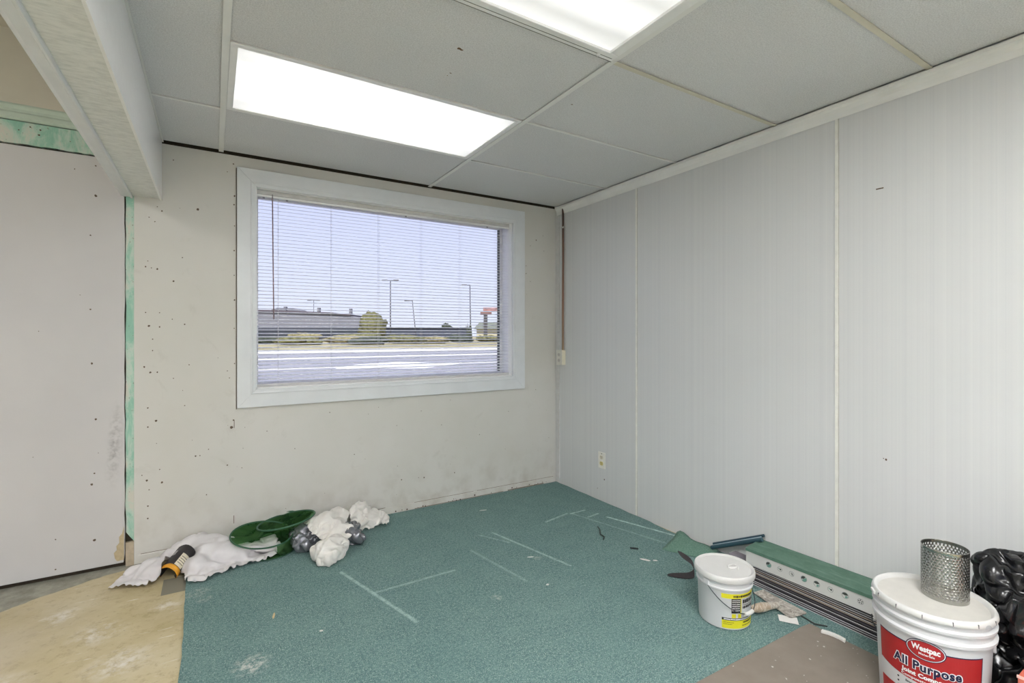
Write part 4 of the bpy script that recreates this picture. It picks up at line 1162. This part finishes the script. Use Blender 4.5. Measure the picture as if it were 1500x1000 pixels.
def blob(ells, voxel, smooth=6):
    bm = BM()
    for c, r in ells:
        vs = bmesh.ops.create_icosphere(bm, subdivisions=4, radius=1)['verts']
        for q in vs: q.co = Vector((c[0] + q.co.x * r[0], c[1] + q.co.y * r[1], max(.003, c[2] + q.co.z * r[2])))
    me = D.meshes.new('b'); bm.to_mesh(me); bm.free()
    o = D.objects.new('b', me); COL.objects.link(o)
    m = o.modifiers.new('r', 'REMESH'); m.mode = 'VOXEL'; m.voxel_size = voxel
    m = o.modifiers.new('s', 'SMOOTH'); m.iterations = smooth
    out = D.meshes.new_from_object(o.evaluated_get(bpy.context.evaluated_depsgraph_get()))
    D.objects.remove(o); D.meshes.remove(me)
    return out


def crease(me, amps, seed, ax=(1, 1, 1), rot=0.0):
    """sharp ridges and soft valleys, as in crushed film or cloth"""
    for v in me.vertices:
        p = v.co.copy(); n_ = v.normal.copy(); d = 0
        for f, a, st in amps:
            x_, y_ = p.x * math.cos(rot) + p.y * math.sin(rot), -p.x * math.sin(rot) + p.y * math.cos(rot)
            q = Vector((x_ * f * ax[0], y_ * f * ax[1], p.z * f * st * ax[2])) + Vector((seed * 3.7, seed * 1.3, f))
            q += Vector((noise.noise(q * .6), noise.noise(q * .6 + Vector((9, 0, 0))), noise.noise(q * .6 + Vector((0, 9, 0))))) * .8
            d += a * (1 - 3.0 * abs(noise.noise(q)))
        if p.z > .008: v.co = p + n_ * d
    me.update(); return me


def crumple(me, frames=12, grow=.3, pin=.1, bend=1.0, stiff=15, seed=1, pscale=12, zmin=.0015, limits=None, gravity=.06):
    """let the skin grow and buckle into folds, loosely held to its starting shape"""
    o = D.objects.new('c', me); COL.objects.link(o)
    vg = o.vertex_groups.new(name='p')
    for i, v in enumerate(me.vertices):
        w = pin * (.25 + 1.6 * max(0, noise.noise(v.co * pscale + Vector((seed * 7.1, 0, 0))) + .25))
        if v.co.z < .007: w = .9
        vg.add([i], min(1, w), 'REPLACE')
    m = o.modifiers.new('cl', 'CLOTH'); s = m.settings
    s.quality = 6; s.mass = .12; s.tension_stiffness = s.compression_stiffness = s.shear_stiffness = stiff; s.bending_stiffness = bend
    s.effector_weights.gravity = gravity; s.vertex_group_mass = 'p'; s.pin_stiffness = 1; s.shrink_min = s.shrink_max = -grow
    m.collision_settings.use_self_collision = True; m.collision_settings.self_distance_min = .003; m.collision_settings.use_collision = False
    m.point_cache.frame_start = 1; m.point_cache.frame_end = frames + 1
    for f in range(1, frames + 1): SC.frame_set(f)
    out = D.meshes.new_from_object(o.evaluated_get(bpy.context.evaluated_depsgraph_get()))
    D.objects.remove(o); SC.frame_set(1)
    for v in out.vertices:
        v.co.z = max(zmin + .0004 * noise.noise(v.co * 90), v.co.z)
        if limits: v.co.y = min(v.co.y, limits)
    return out


def drape(outline, z0, cell, ells, frames=30, grow=.3, bend=.3, seed=1, stiff=12, wave=.02, mass=.12, zfloor=0.0, selfd=.004):
    """drop a too large sheet with the given outline over hidden lumps, so that it falls into folds"""
    xs = [p[0] for p in outline]; ys = [p[1] for p in outline]
    def inside(x, y):
        r = False; n = len(outline)
        for i in range(n):
            (x1, y1), (x2, y2) = outline[i], outline[(i + 1) % n]
            if (y1 > y) != (y2 > y) and x < (x2 - x1) * (y - y1) / (y2 - y1) + x1: r = not r
        return r
    bm = BM(); nx = int((max(xs) - min(xs)) / cell) + 1; ny = int((max(ys) - min(ys)) / cell) + 1; vv = {}
    def V(i, j):
        if (i, j) not in vv:
            x, y = min(xs) + i * cell, min(ys) + j * cell
            vv[i, j] = bm.verts.new((x, y, z0 + wave * noise.noise(Vector((x * 9 + seed, y * 9, seed))) + wave * .5 * noise.noise(Vector((x * 24, y * 24 + seed, 0)))))
        return vv[i, j]
    for i in range(nx):
        for j in range(ny):
            if inside(min(xs) + (i + .5) * cell, min(ys) + (j + .5) * cell): bm.faces.new((V(i, j), V(i + 1, j), V(i + 1, j + 1), V(i, j + 1)))
    edge = {v: [e_.other_vert(v) for e_ in v.link_edges if e_.is_boundary] for v in bm.verts if v.is_boundary}
    for _ in range(8):
        new = {v: (v.co * 2 + sum((q.co for q in nb), Vector()) * 1.0) / (2 + len(nb)) for v, nb in edge.items()}
        for v, c in new.items(): v.co.x, v.co.y = c.x, c.y
    me = D.meshes.new('sheet'); bm.to_mesh(me); bm.free()
    temps = []
    if ells:
        cme = blob(ells, .012, 3); c = D.objects.new('lump', cme); COL.objects.link(c); temps.append(c)
    bm = BM(); box(bm, min(xs) - .4, max(xs) + .4, min(ys) - .4, -.004, -.05, zfloor); box(bm, min(xs) - .4, max(xs) + .4, -.004, .05, -.05, .5)
    fme = D.meshes.new('floorcol'); bm.to_mesh(fme); bm.free(); c = D.objects.new('fl', fme); COL.objects.link(c); temps.append(c)
    for c in temps:
        c.modifiers.new('col', 'COLLISION'); c.collision.thickness_outer = .004; c.collision.cloth_friction = 20; c.collision.damping = .6
    o = D.objects.new('c', me); COL.objects.link(o)
    m = o.modifiers.new('cl', 'CLOTH'); st = m.settings
    st.quality = 8; st.mass = mass; st.tension_stiffness = st.compression_stiffness = st.shear_stiffness = stiff; st.bending_stiffness = bend; st.air_damping = 2
    st.shrink_min = st.shrink_max = -grow
    cs = m.collision_settings; cs.use_self_collision = True; cs.self_distance_min = selfd; cs.distance_min = .004; cs.collision_quality = 3
    m.point_cache.frame_start = 1; m.point_cache.frame_end = frames + 1
    for f in range(1, frames + 1): SC.frame_set(f)
    out = D.meshes.new_from_object(o.evaluated_get(bpy.context.evaluated_depsgraph_get()))
    for q in temps + [o]: D.objects.remove(q)
    SC.frame_set(1)
    for v in out.vertices: v.co.z = max(zfloor + .002, v.co.z); v.co.y = min(v.co.y, -.008)
    return out


def cloth_thing(name, me, mat, label, cat, group=None, sub=1):
    o = obj(name, me, mat, smooth=True)
    if sub:
        if len(me.polygons) < 9e9 and 'bag' not in name or 'white' in label: th = o.modifiers.new('t', 'SOLIDIFY'); th.thickness = .0016 if name == 'rag' else .0006; th.offset = 0
        m = o.modifiers.new('s', 'SUBSURF'); m.levels = 0; m.render_levels = sub
    return tag(o, label, cat, group)


COTTON = plain('white cotton rag', (226, 223, 217), .85, var=.05, scale=18)
GREYBAG = plain('silver grey plastic bag', (132, 134, 140), .2, .55, var=.2, scale=16)
BLACKBAG = plain('black plastic bag', (20, 20, 22), .24, var=.1, spec=.6)
WB = NT('thin white plastic film')
wc = WB.ramp(WB.noise(9, 4), [(.3, lin(218, 214, 215)), (.7, lin(232, 229, 230))])
WB.fin(wc, .38, 0, .4)
trl = WB.node('ShaderNodeBsdfTranslucent'); trl.inputs[0].default_value = lin(236, 234, 234)
mxs = WB.node('ShaderNodeMixShader'); mxs.inputs[0].default_value = .12
WB.t.links.new(WB.b.outputs[0], mxs.inputs[1]); WB.t.links.new(trl.outputs[0], mxs.inputs[2]); WB.t.links.new(mxs.outputs[0], WB.out.inputs[0])

# white plastic bag with a package poking out
me = drape([(-2.69, -.24), (-2.66, -.13), (-2.55, -.04), (-2.40, -.03), (-2.24, -.08), (-2.12, -.17), (-2.15, -.25), (-2.30, -.31), (-2.44, -.36), (-2.475, -.28), (-2.50, -.19), (-2.535, -.17), (-2.545, -.26), (-2.60, -.29)], .155, .0085,
           [((-2.34, -.19, .03), (.12, .09, .065)), ((-2.40, -.11, .04), (.10, .06, .070)), ((-2.43, -.29, .02), (.04, .045, .055)), ((-2.50, -.09, .03), (.07, .05, .060)), ((-2.62, -.20, .01), (.065, .055, .055)), ((-2.57, -.24, .01), (.04, .04, .05)), ((-2.26, -.24, .01), (.05, .04, .045))], 34, .42, .45, 3, wave=.035)
crease(me, ((8, .016, .8), (19, .009, 1), (44, .002, 1)), 13, (.45, 1, 1), .5)
cloth_thing('plastic_bag', me, WB.m, 'white plastic bag lying open along the wall with a package inside', 'bag')
t = thing('packaging_sleeve', 'black and orange cardboard packaging poking out of the white plastic bag', 'packaging', (-2.53, -.245, .0))
OR = plain('orange card edge', (226, 158, 40), .5, var=.05); BK = plain('black printed card', (44, 40, 42), .45, var=.15, scale=50); LBL = plain('cream printed card', (226, 218, 196), .5, var=.08, scale=60)


def band(u0, u1, t0, t1, off, m, nm, parent=None):
    """strip of a bent card: u along the card's axis, t round the bend"""
    bm = BM(); rows = []; n = 14
    ax = Vector((.55, .46, .52)).normalized(); e1 = Vector((.10, -.62, .78)); e1 = (e1 - ax * e1.dot(ax)).normalized(); e2 = ax.cross(e1)
    for i in range(n + 1):
        a = t0 + (t1 - t0) * i / n; row = []
        for j in range(4):
            u = u0 + (u1 - u0) * j / 3
            r = .042 + off + .008 * math.sin(a * 2.0)
            p = Vector((0, 0, .041)) + ax * (u + .016 * math.cos(a * 1.0)) + e1 * r * math.cos(a) * 1.08 + e2 * r * math.sin(a) * 1.05
            row.append(bm.verts.new(p))
        rows.append(row)
    for a, b in zip(rows, rows[1:]):
        for j in range(3): bm.faces.new((a[j], a[j + 1], b[j + 1], b[j]))
    o = obj(nm, bm, m, parent or t, smooth=True)
    s = o.modifiers.new('t', 'SOLIDIFY'); s.thickness = .0012; s.offset = 0
    return o


slv = band(-.045, .075, -2.5, 2.5, 0, BK, 'card_sleeve')
band(-.047, -.026, -2.52, 2.52, .0012, OR, 'orange_band'); band(-.024, .035, .15, .95, .0012, LBL, 'cream_label', slv)
for k in range(4): band(-.012 + .010 * k, -.008 + .010 * k, .25, .85, .0024, plain('grey print line', (150, 144, 132), .6), 'printed_line', slv)
for k in range(4): band(.022 + .006 * k, .025 + .006 * k, -1.25 + .05 * k, -.75, .0024, plain('pale print', (206, 202, 200), .6), 'printed_line', slv)

# green pop up mesh bin
MN = NT('translucent green mesh')
df = MN.node('ShaderNodeBsdfDiffuse'); gcol = MN.ramp(MN.noise(13, 4), [(.3, lin(44, 74, 52)), (.7, lin(92, 128, 84))]); MN.put(df.inputs[0], gcol)
tl = MN.node('ShaderNodeBsdfTranslucent'); MN.put(tl.inputs[0], MN.mix(0.5, gcol, lin(130, 180, 112)))
tp = MN.node('ShaderNodeBsdfTransparent'); tp.inputs[0].default_value = lin(150, 200, 150)
m1 = MN.node('ShaderNodeMixShader'); m1.inputs[0].default_value = .4; m2 = MN.node('ShaderNodeMixShader'); m2.inputs[0].default_value = .46
L_ = MN.t.links.new
L_(df.outputs[0], m1.inputs[1]); L_(tl.outputs[0], m1.inputs[2]); L_(m1.outputs[0], m2.inputs[1]); L_(tp.outputs[0], m2.inputs[2]); L_(m2.outputs[0], MN.out.inputs[0])
HOOP = plain('dark green binding', (50, 92, 68), .5, var=.1, scale=60)
t = thing('mesh_bin', 'collapsed green mesh pop up bin with two hoops, against the wall', 'bin', (-2.10, -.18, 0)); base = Vector((-2.10, -.18, 0))


def ring_pts(c, n, r, k=64, wob=0.0):
    n = Vector(n).normalized(); a = n.cross(Vector((0, 1, .01))).normalized(); b = n.cross(a)
    return [Vector(c) - base + (a * math.cos(2 * PI * i / k) + b * math.sin(2 * PI * i / k)) * r * (1 + wob * noise.noise(Vector((math.cos(2 * PI * i / k) * 2, math.sin(2 * PI * i / k) * 2, r * 40)))) for i in range(k)]


R0 = ring_pts((-2.105, -.215, .006), (0, 0, 1), .125); R1 = ring_pts((-2.140, -.195, .094), (.10, -.13, 1), .153); R2 = ring_pts((-2.012, -.145, .130), (-.12, .10, 1), .150)


ci = sum((p.x for p in R1)) / 64
k0 = min(range(64), key=lambda i: R1[i].x)                     # start the skirt at the left, leave the front left open
SIDE = [i % 64 for i in range(k0, k0 + 64) if not (R1[i % 64].x < ci + .05 and R1[i % 64].y < sum(p.y for p in R1) / 64 + .03)]


def fabric(A, B, sag, pleat, nm, n=8, idx=None, seed=0):
    bm = BM(); rows = []; idx = idx or list(range(len(A))); closed = len(idx) == len(A)
    for i in idx:
        row = []
        for j in range(n + 1):
            u = j / n; p = A[i].lerp(B[i], u); c = (sum(A, Vector()) / len(A)).lerp(sum(B, Vector()) / len(B), u)
            o_ = p - c; f = math.sin(PI * u)
            p = p - o_ * f * (sag + pleat * noise.noise(Vector((i * .35, u * 3, seed)))) ; p.z -= f * pleat * .06 * (1 + noise.noise(Vector((i * .5, 3, seed))))
            p.z = max(.004, p.z); row.append(bm.verts.new(p))
        rows.append(row)
    m = len(rows)
    for k in range(m if closed else m - 1):
        a, b = rows[k], rows[(k + 1) % m]
        for j in range(n): bm.faces.new((a[j], b[j], b[j + 1], a[j + 1]))
    return obj(nm, bm, MN.m, t, smooth=True)


def bowl(A, depth, nm, seed):
    bm = BM(); c = sum(A, Vector()) / len(A); rings = []
    for j in range(9):
        s = 1 - j / 8 * .97; rings.append([])
        for i, p in enumerate(A):
            q = c + (p - c) * s; q.z -= depth * (1 - s * s) * (1 + .5 * noise.noise(Vector((i * .3, j * .7, seed)))); q.z = max(.005, q.z)
            rings[-1].append(bm.verts.new(q))
    for a, b in zip(rings, rings[1:]):
        for i in range(len(A)): bm.faces.new((a[i], a[(i + 1) % len(A)], b[(i + 1) % len(A)], b[i]))
    return obj(nm, bm, MN.m, t, smooth=True)


fabric(R0, R1, .10, .25, 'lower_fabric', seed=1, idx=SIDE)
fabric(R1, R2, .18, .35, 'folded_fabric', seed=2, idx=[i for i in range(64) if not (6 < i < 34)])
bowl(R2, .045, 'upper_fabric', 3); bowl(R0, .0, 'base_fabric', 4)
for R_, rr in ((R0, .002), (R1, .0042), (R2, .0048)):
    bm = BM(); tube(bm, R_, rr, 8, closed=True); obj('hoop', bm, HOOP, t, smooth=True)
bm = BM(); ribbon(bm, [R2[50] + Vector((0, .0, 0)), R2[50] + Vector((.02, .01, .016)), R2[46] + Vector((0, 0, .012)), R2[44]], [(.004, .004, .002)] * 4, .003); obj('carry_loop', bm, HOOP, t)
me = blob([((-2.145, -.20, .040), (.075, .065, .022)), ((-2.11, -.17, .05), (.04, .05, .022))], .008, 3)
cloth_thing('plastic_scrap', crumple(me, 9, .4, .06, .1, seed=8, zmin=.012), WB.m, 'crumpled clear white plastic inside the lower hoop of the green mesh bin', 'plastic scrap')

# rags over a grey plastic bag
me = blob([((-1.925, -.235, .045), (.060, .09, .055)), ((-1.80, -.25, .035), (.10, .08, .045)), ((-1.69, -.335, .035), (.052, .070, .045)), ((-1.72, -.25, .03), (.07, .07, .045))], .0075, 3)
cloth_thing('plastic_bag', crumple(crease(me, ((11, .026, 1), (26, .010, 1), (55, .003, 1)), 15), 10, .22, .2, .05, seed=5, pscale=8), GREYBAG, 'crumpled silver grey plastic bag showing on both sides under the white rags', 'bag')
me = blob([((-1.845, -.475, .035), (.080, .078, .058)), ((-1.80, -.455, .050), (.045, .055, .045)), ((-1.865, -.53, .02), (.045, .05, .035))], .0080, 4)
me = crumple(crease(me, ((9, .010, .8),), 11, (.6, 1.1, 1), .6), 14, .45, .06, .45, seed=1, gravity=.3)
cloth_thing('rag', me, COTTON, 'balled white rag lying nearest the camera on the carpet', 'rag', 'white rags by the wall')
me = drape([(-1.93, -.30), (-1.91, -.18), (-1.82, -.13), (-1.66, -.06), (-1.64, -.13), (-1.72, -.24), (-1.71, -.36), (-1.77, -.42), (-1.84, -.40), (-1.87, -.36)], .23, .0068,
           [((-1.925, -.235, .045), (.060, .09, .055)), ((-1.69, -.335, .035), (.050, .07, .05)), ((-1.82, -.26, .085), (.060, .065, .075)), ((-1.775, -.33, .07), (.04, .05, .05)), ((-1.72, -.12, .06), (.06, .05, .07))], 26, .34, .5, 2)
crease(me, ((13, .008, .8), (30, .003, 1)), 12, (.5, 1.1, 1), 1.1)
cloth_thing('rag', me, COTTON, 'white rag draped over the grey plastic bag', 'rag', 'white rags by the wall')
me = drape([(-1.68, -.12), (-1.66, -.05), (-1.58, -.02), (-1.50, -.03), (-1.41, -.10), (-1.43, -.19), (-1.52, -.20), (-1.60, -.25), (-1.66, -.20)], .20, .0066,
           [((-1.60, -.085, .07), (.045, .04, .080)), ((-1.565, -.065, .10), (.03, .03, .040)), ((-1.52, -.12, .02), (.05, .04, .04)), ((-1.63, -.15, .045), (.04, .04, .055))], 28, .36, .5, 7)
crease(me, ((13, .008, .8), (30, .003, 1)), 17, (.5, 1.1, 1), .6)
cloth_thing('rag', me, COTTON, 'white rag heaped against the skirting at the right end of the pile', 'rag', 'white rags by the wall')

# black rubbish bag
me = blob([((-.185, -2.815, .16), (.155, .20, .175)), ((-.185, -2.80, .35), (.145, .195, .15)), ((-.21, -2.695, .44), (.085, .105, .062)), ((-.19, -2.90, .42), (.10, .14, .08))], .0125, 3)
o = crumple(crease(me, ((7, .030, .6), (16, .014, .8), (34, .006, 1)), 14), 14, .25, .2, .05, seed=4, pscale=5, zmin=.003)
for v in o.vertices:
    v.co.y -= .012
    q = Vector((v.co.x + .44, v.co.y + 2.56, 0))
    if q.length < .160 and v.co.z < .40: q = q.normalized() * .160; v.co.x, v.co.y = q.x - .44, q.y - 2.56
    if v.co.z < .26 and v.co.y < -2.70: v.co.x = max(v.co.x, -.370)
    v.co.x = min(v.co.x, -.008)
cloth_thing('rubbish_bag', o, BLACKBAG, 'full black plastic rubbish bag against the right wall behind the big pail', 'bag')
